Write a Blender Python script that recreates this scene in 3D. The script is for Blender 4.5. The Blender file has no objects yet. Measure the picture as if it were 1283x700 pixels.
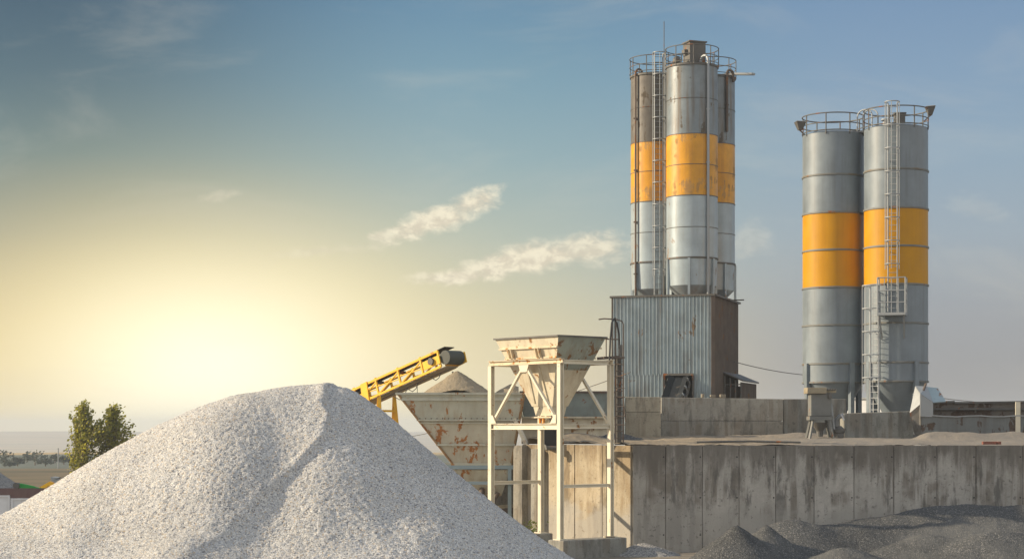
import bpy, math, random
import numpy as np
from mathutils import Vector, Matrix

random.seed(7)
RNG = np.random.default_rng(11)
sc = bpy.context.scene
COL = sc.collection
PI = math.pi
R = math.radians

# ---------------------------------------------------------------- camera model
F = 2300.0            # focal length in photo pixels (photo is 1283 wide)
CX, CY = 641.5, 540.0  # vanishing point of the level camera
CZ = 5.2              # eye height


def P(px, py, d):
    return Vector(((px - CX) / F * d, d, CZ + (CY - py) / F * d))


def X(px, d):
    return (px - CX) / F * d


def Z(py, d):
    return CZ + (CY - py) / F * d


# ---------------------------------------------------------------- node helper
class G:
    def __init__(self, tree):
        self.t = tree
        self.N = tree.nodes
        self.L = tree.links

    def n(self, kind, **kw):
        nd = self.N.new(kind)
        for k, v in kw.items():
            setattr(nd, k, v)
        return nd

    def put(self, sock, v):
        if isinstance(v, bpy.types.NodeSocket):
            self.L.new(v, sock)
        elif v is not None:
            if isinstance(v, (tuple, list)) and len(v) == 3 and sock.type == 'RGBA':
                v = (*v, 1)
            sock.default_value = v

    def math(self, op, a, b=None, c=None, clamp=False):
        nd = self.n('ShaderNodeMath', operation=op, use_clamp=clamp)
        self.put(nd.inputs[0], a)
        if b is not None:
            self.put(nd.inputs[1], b)
        if c is not None:
            self.put(nd.inputs[2], c)
        return nd.outputs[0]

    def mix(self, fac, a, b, blend='MIX'):
        nd = self.n('ShaderNodeMix', data_type='RGBA', blend_type=blend)
        self.put(nd.inputs[0], fac)
        self.put(nd.inputs[6], a)
        self.put(nd.inputs[7], b)
        return nd.outputs[2]

    def noise(self, vec, scale, detail=5, rough=.55, dist=0):
        nd = self.n('ShaderNodeTexNoise')
        self.put(nd.inputs['Vector'], vec)
        nd.inputs['Scale'].default_value = scale
        nd.inputs['Detail'].default_value = detail
        nd.inputs['Roughness'].default_value = rough
        nd.inputs['Distortion'].default_value = dist
        return nd.outputs[0]

    def map(self, v, a, b, c=0., d=1., smooth=True):
        nd = self.n('ShaderNodeMapRange', interpolation_type='SMOOTHSTEP' if smooth else 'LINEAR')
        self.put(nd.inputs[0], v)
        for i, q in enumerate((a, b, c, d)):
            nd.inputs[i + 1].default_value = q
        return nd.outputs[0]

    def ramp(self, v, stops, interp='LINEAR'):
        nd = self.n('ShaderNodeValToRGB')
        cr = nd.color_ramp
        cr.interpolation = interp
        while len(cr.elements) < len(stops):
            cr.elements.new(.5)
        for e, (p, c) in zip(cr.elements, stops):
            e.position = p
            e.color = (*c, 1)
        self.put(nd.inputs[0], v)
        return nd.outputs[0]

    def scaled(self, vec, s, loc=(0, 0, 0)):
        nd = self.n('ShaderNodeMapping')
        self.put(nd.inputs[0], vec)
        nd.inputs['Scale'].default_value = s
        nd.inputs['Location'].default_value = loc
        return nd.outputs[0]


def new_mat(name):
    m = bpy.data.materials.new(name)
    m.use_nodes = True
    g = G(m.node_tree)
    bs = g.N['Principled BSDF']
    co = g.n('ShaderNodeTexCoord').outputs['Object']
    return m, g, bs, co


def weathered(name, base, var=.18, rough=.6, metal=0., rust=0., rustcol=(.20, .075, .025), rust_scale=1.3,
              streak=0., streakcol=(.12, .10, .08), streak_scale=5., bump=.25, grain=40, scale=1.2, spec=.4,
              seed=0., dirt=0., dirtcol=(.16, .13, .09)):
    m, g, bs, co = new_mat(name)
    co = g.scaled(co, (1, 1, 1), (seed * 3.7, seed * 1.9, seed * 5.3))
    n1 = g.noise(co, scale, 7, .6)
    n2 = g.noise(co, grain, 3, .6)
    val = g.math('ADD', g.map(n1, .25, .75, 1 - var, 1 + var, False), g.map(n2, .2, .8, -var * .35, var * .35, False))
    col = g.mix(1., base, val, 'MULTIPLY')
    rgh = rough
    if dirt:
        f = g.map(g.noise(co, scale * .7, 8, .68, .3), .58 - .2 * dirt, .66, 0, .85)
        col = g.mix(f, col, dirtcol)
    if streak:
        sv = g.scaled(co, (streak_scale, streak_scale, streak_scale * .06))
        sn = g.noise(sv, 1., 5, .6)
        big = g.noise(co, .5, 3, .5)
        f = g.math('MULTIPLY', g.map(sn, .42, .72), g.map(big, .3, .65, .15, 1.))
        f = g.math('MULTIPLY', f, streak)
        col = g.mix(f, col, streakcol)
    if rust:
        rn = g.noise(co, rust_scale, 9, .68, .4)
        sv = g.scaled(co, (4, 4, .5))
        dn = g.noise(sv, 1.2, 5, .6)
        q = g.math('ADD', g.math('MULTIPLY', rn, .72), g.math('MULTIPLY', dn, .28))
        th = .605 - .17 * rust
        f = g.map(q, th, th + .035)
        rc = g.mix(g.map(g.noise(co, rust_scale * 7, 4, .6), .3, .7), rustcol,
                   tuple(min(1, c * k) for c, k in zip(rustcol, (1.5, 1.5, 1.4))))
        col = g.mix(f, col, rc)
        rr = g.mix(f, (rough,) * 3, (.9,) * 3)
        g.put(bs.inputs['Roughness'], rr)
        if metal:
            g.put(bs.inputs['Metallic'], g.mix(f, (metal,) * 3, (0, 0, 0)))
    else:
        g.put(bs.inputs['Roughness'], g.map(n1, .3, .7, max(.05, rough - .1), min(1, rough + .12), False))
        bs.inputs['Metallic'].default_value = metal
    g.put(bs.inputs['Base Color'], col)
    bs.inputs['Specular IOR Level'].default_value = spec
    if bump:
        b = g.n('ShaderNodeBump')
        b.inputs['Strength'].default_value = bump
        b.inputs['Distance'].default_value = .02
        g.put(b.inputs['Height'], g.math('ADD', n2, g.noise(co, scale * 5, 6, .65)))
        g.put(bs.inputs['Normal'], b.outputs[0])
    return m


def gravel(name, stops, cell=15., coarse=.25, bump=1., dust=None):
    m, g, bs, co = new_mat(name)
    v = g.n('ShaderNodeTexVoronoi')
    g.put(v.inputs['Vector'], co)
    v.inputs['Scale'].default_value = cell
    sep = g.n('ShaderNodeSeparateColor')
    g.put(sep.inputs[0], v.outputs['Color'])
    col = g.ramp(sep.outputs[0], stops, 'CONSTANT')
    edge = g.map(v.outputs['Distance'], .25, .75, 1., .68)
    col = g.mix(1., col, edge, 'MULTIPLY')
    big = g.noise(co, .35, 5, .6)
    col = g.mix(1., col, g.map(big, .25, .75, 1 - coarse, 1 + coarse * .6, False), 'MULTIPLY')
    if dust:
        col = g.mix(g.map(g.noise(g.scaled(co, (1, 1, 1), (9, 4, 2)), .22, 6, .62), .48, .68, 0, .7), col, dust)
    g.put(bs.inputs['Base Color'], col)
    bs.inputs['Roughness'].default_value = .92
    bs.inputs['Specular IOR Level'].default_value = .15
    b = g.n('ShaderNodeBump')
    b.inputs['Strength'].default_value = bump
    b.inputs['Distance'].default_value = .05
    h = g.math('SUBTRACT', sep.outputs[1], v.outputs['Distance'])
    g.put(b.inputs['Height'], h)
    g.put(bs.inputs['Normal'], b.outputs[0])
    return m


def plain(name, c, rough=.6, metal=0., spec=.4):
    return weathered(name, c, .12, rough, metal, spec=spec, bump=.1)


def concrete(name, base, stain=.6, top=None, seed=0., warm=(.17, .13, .09), dark=(.09, .085, .075)):
    m, g, bs, co = new_mat(name)
    co2 = g.scaled(co, (1, 1, 1), (seed * 7.1, seed * 2.3, seed * 4.1))
    isl = g.n('ShaderNodeNewGeometry').outputs['Random Per Island']
    base = g.mix(1., base, g.map(isl, 0, 1, .84, 1.16, False), 'MULTIPLY')
    n1 = g.noise(co2, .8, 8, .62)
    n2 = g.noise(co2, 14, 5, .65)
    val = g.math('ADD', g.map(n1, .25, .75, .78, 1.2, False), g.map(n2, .25, .75, -.12, .12, False))
    col = g.mix(1., base, val, 'MULTIPLY')
    sv = g.scaled(co2, (3.2, 3.2, .22))
    s1 = g.noise(sv, 1., 6, .6)
    patch = g.noise(co2, .45, 5, .6)
    f = g.math('MULTIPLY', g.map(s1, .42, .58), g.map(patch, .40, .56, .05, 1.))
    col = g.mix(g.math('MULTIPLY', f, stain), col, warm)
    s2 = g.noise(g.scaled(co2, (1.6, 1.6, .35), (4, 7, 1)), 1., 7, .65)
    col = g.mix(g.math('MULTIPLY', g.map(s2, .52, .62), stain), col, dark)
    if top is not None:      # water stains running down from the top edge, with a ragged lower limit
        sep = g.n('ShaderNodeSeparateXYZ')
        g.put(sep.inputs[0], co)
        lim = g.math('ADD', sep.outputs[2], g.math('MULTIPLY', g.math('SUBTRACT', g.noise(g.scaled(co2, (2.2, 2.2, .35)), 1., 6, .65), .5), 5.0))
        col = g.mix(g.map(lim, top - 1.3, top + .2, 0, .8), col, tuple(.5 * (a + b) for a, b in zip(warm, dark)))
        lo = g.math('ADD', sep.outputs[2], g.math('MULTIPLY', g.math('SUBTRACT', g.noise(g.scaled(co2, (.5, .5, .8), (5, 5, 5)), 1., 7, .65), .5), 3.5))
        col = g.mix(g.map(lo, 2.1, 1.3, 0, .7), col, (.37, .355, .32))
    col = g.mix(g.map(g.noise(co2, 5.5, 6, .7), .59, .64, 0, .6), col, dark)
    g.put(bs.inputs['Base Color'], col)
    bs.inputs['Roughness'].default_value = .9
    bs.inputs['Specular IOR Level'].default_value = .2
    b = g.n('ShaderNodeBump')
    b.inputs['Strength'].default_value = .45
    b.inputs['Distance'].default_value = .03
    g.put(b.inputs['Height'], g.math('ADD', n2, g.noise(sv, 2., 5, .6)))
    g.put(bs.inputs['Normal'], b.outputs[0])
    return m


M = {}
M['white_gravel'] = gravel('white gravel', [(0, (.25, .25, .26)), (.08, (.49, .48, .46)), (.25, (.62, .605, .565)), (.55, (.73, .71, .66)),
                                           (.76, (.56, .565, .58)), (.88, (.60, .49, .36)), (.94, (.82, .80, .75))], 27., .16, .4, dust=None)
M['dark_gravel'] = gravel('dark gravel', [(0, (.085, .088, .09)), (.25, (.12, .123, .125)), (.55, (.15, .153, .15)), (.8, (.105, .108, .11)),
                                         (.92, (.27, .265, .25))], 26., .3, .6, dust=(.165, .165, .158))
M['grey_gravel'] = gravel('grey gravel', [(0, (.26, .26, .26)), (.3, (.40, .39, .37)), (.6, (.48, .47, .44)), (.85, (.36, .36, .37))], 20., .2, .8)
M['sand'] = gravel('sand', [(0, (.36, .29, .19)), (.3, (.44, .36, .25)), (.7, (.5, .42, .3))], 40., .2, .5)
M['concrete_front'] = concrete('retaining wall concrete', (.425, .405, .365), .80, top=4.25, seed=1., warm=(.17, .148, .12), dark=(.115, .11, .10))
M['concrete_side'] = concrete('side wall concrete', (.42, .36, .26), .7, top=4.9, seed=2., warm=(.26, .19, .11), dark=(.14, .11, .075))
M['concrete_low'] = concrete('low wall concrete', (.31, .295, .255), .55, seed=3.)
M['concrete_pale'] = concrete('pale wall concrete', (.38, .34, .26), .45, seed=4.)
M['concrete_block'] = concrete('block concrete', (.30, .30, .27), .45, seed=5.)
M['hole_shade'] = plain('dark hole', (.03, .03, .03), .9)
M['silo_grey'] = weathered('silo grey paint', (.185, .222, .25), .22, .42, .05, streak=.5, streakcol=(.115, .13, .14), streak_scale=4, bump=.06, scale=.7, spec=.5)
M['silo_yellow'] = weathered('silo yellow paint', (.52, .25, .002), .10, .45, 0, streak=.4, streakcol=(.38, .165, .004), streak_scale=4, bump=.05, scale=.7, spec=.25)
M['steel_grey'] = weathered('grey steel paint', (.32, .34, .35), .12, .5, .3, bump=.08)
M['tower_pale'] = weathered('pale galvanised silo', (.34, .405, .44), .18, .34, .2, rust=.10, rustcol=(.18, .12, .08), rust_scale=.6, streak=.55,
                            streakcol=(.27, .26, .24), streak_scale=3.5, bump=.12, scale=.9, spec=.5)
M['tower_dark'] = weathered('grimy galvanised silo', (.19, .225, .245), .28, .40, .15, rust=.14, rustcol=(.085, .07, .055), rust_scale=.55, streak=.95,
                            streakcol=(.14, .11, .08), streak_scale=3., bump=.15, scale=.9, spec=.5)
M['tower_grime'] = weathered('blackened silo steel', (.125, .112, .095), .3, .5, .1, rust=.2, rustcol=(.07, .055, .04), rust_scale=.6, streak=.8, streakcol=(.19, .19, .18), streak_scale=2.5, bump=.15)
M['tower_yellow'] = weathered('worn yellow silo paint', (.64, .30, .012), .22, .40, .05, rust=.42, rustcol=(.34, .19, .06), rust_scale=.38, streak=.9,
                              streakcol=(.42, .18, .02), streak_scale=3., bump=.1, scale=.9, spec=.5)
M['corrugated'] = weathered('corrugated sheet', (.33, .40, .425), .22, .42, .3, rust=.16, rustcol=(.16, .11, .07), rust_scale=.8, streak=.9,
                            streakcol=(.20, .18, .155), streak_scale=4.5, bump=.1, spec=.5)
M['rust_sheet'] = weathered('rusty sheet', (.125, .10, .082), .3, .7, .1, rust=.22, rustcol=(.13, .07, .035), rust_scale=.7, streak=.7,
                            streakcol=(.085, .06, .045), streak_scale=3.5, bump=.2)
M['rust_steel'] = weathered('rusty steel', (.13, .10, .08), .3, .75, .1, rust=.3, rustcol=(.15, .07, .03), bump=.2)
M['dark_steel'] = weathered('dark steel', (.12, .115, .105), .25, .6, .2, rust=.2, bump=.15)
M['cream_steel'] = weathered('cream painted steel', (.70, .64, .50), .12, .55, 0, rust=.13, rustcol=(.28, .14, .05), rust_scale=2.2, streak=.25,
                             streakcol=(.42, .33, .2), bump=.1, spec=.35)
M['rusty_cream'] = weathered('rust stained cream beam', (.62, .52, .36), .2, .6, 0, rust=.42, rustcol=(.36, .17, .05), rust_scale=2., bump=.15)
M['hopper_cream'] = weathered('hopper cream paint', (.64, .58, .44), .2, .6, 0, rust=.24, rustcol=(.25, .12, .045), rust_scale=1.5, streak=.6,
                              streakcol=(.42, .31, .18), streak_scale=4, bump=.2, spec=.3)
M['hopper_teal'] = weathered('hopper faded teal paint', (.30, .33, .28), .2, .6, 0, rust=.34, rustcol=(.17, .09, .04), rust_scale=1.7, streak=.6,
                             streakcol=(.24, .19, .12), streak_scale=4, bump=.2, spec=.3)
M['bin_paint'] = weathered('bin green grey paint', (.51, .51, .42), .16, .6, 0, rust=.20, rustcol=(.30, .13, .04), rust_scale=.95, streak=.5,
                           streakcol=(.36, .27, .16), streak_scale=4, bump=.2, spec=.3, seed=1.)
M['bin_lower'] = weathered('bin rusted paint', (.53, .50, .40), .16, .6, 0, rust=.40, rustcol=(.30, .125, .04), rust_scale=1.1, streak=.5,
                           streakcol=(.36, .25, .13), streak_scale=4, bump=.2, spec=.3, seed=2.)
M['bin_rust'] = weathered('bin rusty side', (.30, .19, .09), .25, .7, 0, rust=.4, rust_scale=1.4, bump=.2)
M['bin_blue'] = weathered('bin blue grey paint', (.27, .32, .31), .2, .6, 0, rust=.25, rust_scale=1.2, streak=.6, streakcol=(.19, .16, .11), bump=.2)
M['trough_steel'] = weathered('sooty trough steel', (.15, .165, .165), .2, .6, 0, rust=.42, rustcol=(.07, .05, .04), rust_scale=.9, streak=.9, streakcol=(.08, .06, .05), streak_scale=3, bump=.2)
M['dark_sheet'] = weathered('dark sheet', (.15, .13, .11), .3, .8, 0, rust=.6, rustcol=(.06, .04, .03), rust_scale=.6, bump=.2)
M['ladder_grey'] = weathered('pale ladder paint', (.38, .40, .41), .1, .5, 0, bump=.08)
M['machine_grey'] = weathered('machine grey paint', (.17, .175, .165), .2, .6, 0, rust=.12, dirt=.3, bump=.15)
M['blue_steel'] = weathered('blue grey steel', (.28, .36, .39), .15, .55, 0, rust=.1, bump=.1)
M['machine_yellow'] = weathered('machine yellow paint', (.85, .48, .012), .1, .42, 0, rust=.12, rustcol=(.4, .2, .03), rust_scale=2.5, bump=.08, spec=.5)
M['rubber'] = weathered('belt rubber', (.022, .026, .03), .3, .7, 0, spec=.15, bump=.15, dirt=.1, dirtcol=(.2, .17, .13))
M['belt_under'] = weathered('belt underside', (.34, .29, .20), .25, .7, 0, bump=.15, dirt=.3)
M['black'] = plain('black rubber', (.02, .02, .022), .5)
M['drum'] = weathered('drum rubber', (.06, .066, .055), .2, .6, 0, streak=.5, streakcol=(.08, .08, .07), bump=.2)
M['green'] = plain('green paint', (.03, .32, .06), .45)
M['white_paint'] = weathered('white panel paint', (.66, .68, .70), .08, .5, 0, streak=.3, streakcol=(.45, .43, .4), bump=.05)
M['maroon'] = weathered('maroon board', (.14, .085, .08), .2, .7, 0, streak=.4, streakcol=(.2, .16, .14), bump=.1)
M['brick'] = weathered('red brick', (.22, .085, .06), .25, .85, 0, bump=.3)
M['glass'] = plain('lamp glass', (.5, .5, .5), .1)
M['orange'] = plain('orange actuator', (.65, .27, .04), .5)
M['bark'] = weathered('bark', (.16, .12, .08), .3, .9, 0, bump=.5)


def leaf_mat(name, c1, c2, trans):
    m = bpy.data.materials.new(name)
    m.use_nodes = True
    g = G(m.node_tree)
    bs = g.N['Principled BSDF']
    geo = g.n('ShaderNodeNewGeometry')
    col = g.mix(geo.outputs['Random Per Island'], c1, c2)
    g.put(bs.inputs['Base Color'], col)
    bs.inputs['Roughness'].default_value = .6
    tr = g.n('ShaderNodeBsdfTranslucent')
    g.put(tr.inputs[0], col)
    mx = g.n('ShaderNodeMixShader')
    mx.inputs[0].default_value = trans
    g.L.new(bs.outputs[0], mx.inputs[1])
    g.L.new(tr.outputs[0], mx.inputs[2])
    g.L.new(mx.outputs[0], g.N['Material Output'].inputs[0])
    return m


M['leaf'] = leaf_mat('poplar leaves', (.20, .22, .03), (.42, .37, .05), .6)
M['bush'] = leaf_mat('bush leaves', (.05, .07, .05), (.085, .10, .065), .2)
M['weed'] = leaf_mat('weed leaves', (.10, .14, .03), (.16, .18, .05), .3)


def terrain_mat():
    m, g, bs, co = new_mat('dry land')
    ln = g.n('ShaderNodeVectorMath', operation='LENGTH')
    g.put(ln.inputs[0], co)
    r = ln.outputs['Value']
    near = g.mix(g.noise(co, .4, 8, .65), (.16, .14, .115), (.34, .30, .24))
    f1 = g.noise(g.scaled(co, (.012, .03, .02)), 1., 6, .6, .6)
    field = g.ramp(f1, [(.32, (.085, .085, .055)), (.45, (.135, .115, .075)), (.55, (.19, .15, .095)), (.66, (.10, .095, .06))])
    f2 = g.noise(g.scaled(co, (.002, .006, .004)), 1., 6, .6, .6)
    far = g.ramp(f2, [(.35, (.26, .24, .17)), (.5, (.44, .36, .25)), (.65, (.32, .28, .2))])  # far fields paler, distance haze put into their colour
    col = g.mix(g.map(r, 110, 160), near, field)
    # pale stubble strip along the crest of the second field
    wob = g.math('ADD', r, g.math('MULTIPLY', g.noise(co, .012, 4, .6), 90))
    strip = g.math('MULTIPLY', g.map(wob, 590, 640), g.map(wob, 880, 820))
    col = g.mix(g.map(wob, 360, 400), col, (.125, .14, .115))  # scrub, its colour greyed to carry distance haze
    col = g.mix(strip, col, (.44, .33, .18))
    col = g.mix(g.map(r, 850, 1000), col, far)
    g.put(bs.inputs['Base Color'], col)
    bs.inputs['Roughness'].default_value = .95
    bs.inputs['Specular IOR Level'].default_value = .1
    b = g.n('ShaderNodeBump')
    b.inputs['Strength'].default_value = .5
    b.inputs['Distance'].default_value = .2
    g.put(b.inputs['Height'], g.noise(co, 1.2, 8, .65))
    g.put(bs.inputs['Normal'], b.outputs[0])
    return m


M['terrain'] = terrain_mat()


def dirt_mat():
    m, g, bs, co = new_mat('terrace dirt')
    n = g.noise(co, .35, 7, .6)
    col = g.ramp(n, [(.3, (.16, .145, .125)), (.45, (.27, .22, .155)), (.58, (.36, .285, .19)), (.72, (.20, .18, .145))])
    col = g.mix(1., col, g.map(g.noise(co, 7, 8, .78), .3, .7, .5, 1.4, False), 'MULTIPLY')
    sep = g.n('ShaderNodeSeparateXYZ')
    g.put(sep.inputs[0], co)
    gx = g.math('ADD', sep.outputs[0], g.math('MULTIPLY', g.noise(co, .5, 4, .6), 5))
    col = g.mix(g.map(gx, 11, 17, 0, .75), col, (.205, .19, .17))
    g.put(bs.inputs['Base Color'], col)
    bs.inputs['Roughness'].default_value = .95
    b = g.n('ShaderNodeBump')
    b.inputs['Strength'].default_value = .7
    b.inputs['Distance'].default_value = .06
    g.put(b.inputs['Height'], g.noise(co, 7, 7, .7))
    g.put(bs.inputs['Normal'], b.outputs[0])
    return m


M['dirt'] = dirt_mat()


# ---------------------------------------------------------------- mesh helper
class MB:
    def __init__(s, T=None):
        s.v, s.f, s.sm, s.mi = [], [], [], []
        s.T = T
        s.m = 0

    def add(s, vs, fs, smooth=False):
        o = len(s.v)
        if s.T is not None:
            vs = [s.T @ Vector(v) for v in vs]
        s.v += [tuple(v) for v in vs]
        for f in fs:
            s.f.append(tuple(i + o for i in f))
            s.sm.append(smooth)
            s.mi.append(s.m)
        return s

    HEX = [(0, 3, 2, 1), (4, 5, 6, 7), (0, 1, 5, 4), (1, 2, 6, 5), (2, 3, 7, 6), (3, 0, 4, 7)]

    def box(s, c, d, rz=0.):
        hx, hy, hz = d[0] / 2, d[1] / 2, d[2] / 2
        ca, sa = math.cos(rz), math.sin(rz)
        vs = []
        for z in (-hz, hz):
            for x, y in ((-hx, -hy), (hx, -hy), (hx, hy), (-hx, hy)):
                vs.append((c[0] + x * ca - y * sa, c[1] + x * sa + y * ca, c[2] + z))
        return s.add(vs, s.HEX)

    def span(s, a, b):
        c = [(p + q) / 2 for p, q in zip(a, b)]
        return s.box(c, [abs(p - q) for p, q in zip(a, b)])

    def hexa(s, v8):
        return s.add(v8, s.HEX)

    def bar(s, p0, p1, w, h=None, up=(0, 0, 1)):
        p0, p1 = Vector(p0), Vector(p1)
        h = h or w
        d = (p1 - p0).normalized()
        up = Vector(up)
        if abs(d.dot(up)) > .98:
            up = Vector((1, 0, 0))
        a = d.cross(up).normalized() * (w / 2)
        b = a.cross(d).normalized() * (h / 2)
        vs = [p0 - a - b, p0 + a - b, p0 + a + b, p0 - a + b, p1 - a - b, p1 + a - b, p1 + a + b, p1 - a + b]
        return s.add(vs, s.HEX)

    def post(s, x, y, z0, z1, w, rz=0., d=None):
        return s.box((x, y, (z0 + z1) / 2), (w, d or w, z1 - z0), rz)

    def channel(s, p0, p1, w, h, t=.03, up=(0, 0, 1)):   # I-section: two flanges and a web
        p0, p1 = Vector(p0), Vector(p1)
        d = (p1 - p0).normalized()
        upv = Vector(up)
        if abs(d.dot(upv)) > .98:
            upv = Vector((1, 0, 0))
        a = d.cross(upv).normalized()
        b = a.cross(d).normalized()
        s.bar(p0 + b * (h / 2 - t / 2), p1 + b * (h / 2 - t / 2), w, t, b)
        s.bar(p0 - b * (h / 2 - t / 2), p1 - b * (h / 2 - t / 2), w, t, b)
        s.bar(p0, p1, t, h - 2 * t, b)
        return s

    def path(s, pts, r, n=7, closed=False, cap=True):
        pts = [Vector(p) for p in pts]
        k = len(pts)
        vs, fs = [], []
        prev = None
        for i, p in enumerate(pts):
            if closed:
                d = pts[(i + 1) % k] - pts[i - 1]
            else:
                d = pts[min(i + 1, k - 1)] - pts[max(i - 1, 0)]
            d.normalize()
            ref = Vector((0, 0, 1)) if abs(d.z) < .95 else Vector((1, 0, 0))
            if prev is not None:
                ref = prev
            a = (ref - d * ref.dot(d))
            if a.length < 1e-4:
                a = d.orthogonal()
            a.normalize()
            prev = a
            b = d.cross(a)
            for j in range(n):
                t = 2 * PI * j / n
                vs.append(p + a * (r * math.cos(t)) + b * (r * math.sin(t)))
        for i in range(k if closed else k - 1):
            for j in range(n):
                q = (i + 1) % k
                fs.append((i * n + j, i * n + (j + 1) % n, q * n + (j + 1) % n, q * n + j))
        s.add(vs, fs, True)
        if cap and not closed:
            s.add(vs[:n], [tuple(range(n - 1, -1, -1))])
            s.add(vs[-n:], [tuple(range(n))])
        return s

    def tube(s, p0, p1, r, n=10):
        return s.path([p0, p1], r, n)

    def lathe(s, prof, c, n=56, smooth=True):
        for (r0, z0), (r1, z1) in zip(prof[:-1], prof[1:]):
            vs = []
            for r, z in ((r0, z0), (r1, z1)):
                for j in range(n):
                    t = 2 * PI * j / n
                    vs.append((c[0] + r * math.cos(t), c[1] + r * math.sin(t), c[2] + z))
            s.add(vs, [(j, (j + 1) % n, n + (j + 1) % n, n + j) for j in range(n)], smooth)
        return s

    def ring(s, c, rad, z, r=.03, n=44, k=6):
        return s.path([(c[0] + rad * math.cos(2 * PI * j / n), c[1] + rad * math.sin(2 * PI * j / n), z) for j in range(n)], r, k, True)

    def prism(s, pts, vec):
        pts = [Vector(p) for p in pts]
        vec = Vector(vec)
        n = len(pts)
        vs = pts + [p + vec for p in pts]
        fs = [tuple(range(n - 1, -1, -1)), tuple(range(n, 2 * n))]
        fs += [(i, (i + 1) % n, n + (i + 1) % n, n + i) for i in range(n)]
        return s.add(vs, fs)

    def plate(s, pts, t=.03):
        pts = [Vector(p) for p in pts]
        nrm = (pts[1] - pts[0]).cross(pts[2] - pts[0]).normalized()
        return s.prism([p - nrm * t / 2 for p in pts], nrm * t)

    def build(s, name, mat, parent=None, org=None, bevel=0.):
        if parent is not None:
            o0 = ORG[parent.name]
        else:
            o0 = Vector(org) if org is not None else Vector((0, 0, 0))
        me = bpy.data.meshes.new(name)
        me.from_pydata([(v[0] - o0[0], v[1] - o0[1], v[2] - o0[2]) for v in s.v], [], s.f)
        me.polygons.foreach_set('use_smooth', s.sm)
        for mm in (mat if isinstance(mat, (list, tuple)) else [mat]):
            me.materials.append(M[mm])
        me.polygons.foreach_set('material_index', s.mi)
        me.update()
        ob = bpy.data.objects.new(name, me)
        COL.objects.link(ob)
        if parent is not None:
            ob.parent = parent
        else:
            ob.location = o0
        ORG[ob.name] = o0
        if bevel:
            bv = ob.modifiers.new('bevel', 'BEVEL')
            bv.width = bevel
            bv.segments = 2
        return ob


ORG = {}


def tag(o, label, cat, group=None, kind=None):
    if label:
        o['label'] = label
    if cat:
        o['category'] = cat
    if group:
        o['group'] = group
    if kind:
        o['kind'] = kind
    return o


def thing(name, label, cat, loc, group=None):
    o = bpy.data.objects.new(name, None)
    o.empty_display_size = .3
    COL.objects.link(o)
    o.location = loc
    ORG[o.name] = Vector(loc)
    return tag(o, label, cat, group)


# ---------------------------------------------------------------- height fields
def vnoise(x, y, seed=0):
    xi, yi = np.floor(x).astype(np.int64), np.floor(y).astype(np.int64)
    xf, yf = x - xi, y - yi
    u, v = xf * xf * (3 - 2 * xf), yf * yf * (3 - 2 * yf)

    def h(a, b):
        n = (a * 374761393 + b * 668265263 + seed * 974634777) & 0x7fffffff
        n = ((n ^ (n >> 13)) * 1274126177) & 0x7fffffff
        n = n ^ (n >> 16)
        return (n & 0xffff) / 65535.0

    return ((h(xi, yi) * (1 - u) + h(xi + 1, yi) * u) * (1 - v) + (h(xi, yi + 1) * (1 - u) + h(xi + 1, yi + 1) * u) * v) * 2 - 1


def fbm(x, y, s, oct=5, seed=0, gain=.5):
    t, a = 0, 1.
    for i in range(oct):
        t = t + a * vnoise(x * s + i * 17.3, y * s + i * 9.1, seed + i)
        a *= gain
        s *= 2.03
    return t


def sstep(t):
    t = np.clip(t, 0, 1)
    return t * t * (3 - 2 * t)


def grid_mesh(name, x, y, z, mat, org=(0, 0, 0)):
    ny, nx = x.shape
    co = np.stack([x - org[0], y - org[1], z - org[2]], -1).reshape(-1, 3)
    idx = np.arange(nx * ny).reshape(ny, nx)
    f = np.stack([idx[:-1, :-1], idx[:-1, 1:], idx[1:, 1:], idx[1:, :-1]], -1).reshape(-1, 4)
    me = bpy.data.meshes.new(name)
    me.vertices.add(len(co))
    me.vertices.foreach_set('co', co.ravel())
    me.loops.add(f.size)
    me.loops.foreach_set('vertex_index', f.ravel())
    me.polygons.add(len(f))
    me.polygons.foreach_set('loop_start', np.arange(len(f)) * 4)
    me.polygons.foreach_set('loop_total', np.full(len(f), 4))
    me.polygons.foreach_set('use_smooth', np.ones(len(f), bool))
    me.materials.append(M[mat])
    me.update(calc_edges=True)
    me.validate()
    o = bpy.data.objects.new(name, me)
    o.location = org
    COL.objects.link(o)
    ORG[o.name] = Vector(org)
    return o


# ================================================================ SETTING
# ---- land out to the horizon
ang = np.linspace(0, 2 * PI, 241)
rad = np.concatenate([[.01], np.geomspace(15, 3900, 110)])
A_, R_ = np.meshgrid(ang, rad)
prof_r = [0, 150, 300, 420, 650, 900, 1500, 2300, 3000, 3600, 3900]
prof_z = [0, 0, -.5, -2.2, -2., -12, -25, -15, -4, 3.0, 1.5]
tz = np.interp(R_, prof_r, prof_z)
tx, ty = R_ * np.sin(A_), R_ * np.cos(A_)
tz = tz + fbm(tx, ty, 1 / 60., 4, 3) * np.clip((R_ - 140) / 200, 0, 1) * .5
tz = tz + fbm(tx, ty, 1 / 420., 4, 5) * np.clip((R_ - 900) / 900, 0, 1) * 4.0
tz = np.minimum(tz, 10)
tag(grid_mesh('ground', tx, ty, tz, 'terrain'), None, None, kind='structure')

# ---- raised yard (terrace) behind the retaining wall
K = Vector((5.12, 79.0))
U = Vector((-.65, .76)).normalized()
V = Vector((.76, .65)).normalized()
TW = 7.2                       # length of the wall's left return
E = K + U * TW
ys = np.concatenate([np.linspace(79.28, 92, 110), np.linspace(92.4, 135, 60)])
ts = np.linspace(0, 1, 330) ** 1.3
YY, TT = np.meshgrid(ys, ts, indexing='ij')
xl = np.where(YY < E.y, K.x + (YY - K.y) * U.x / U.y + .38, E.x + .38)
XX = xl + TT * (46 - xl)


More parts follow.
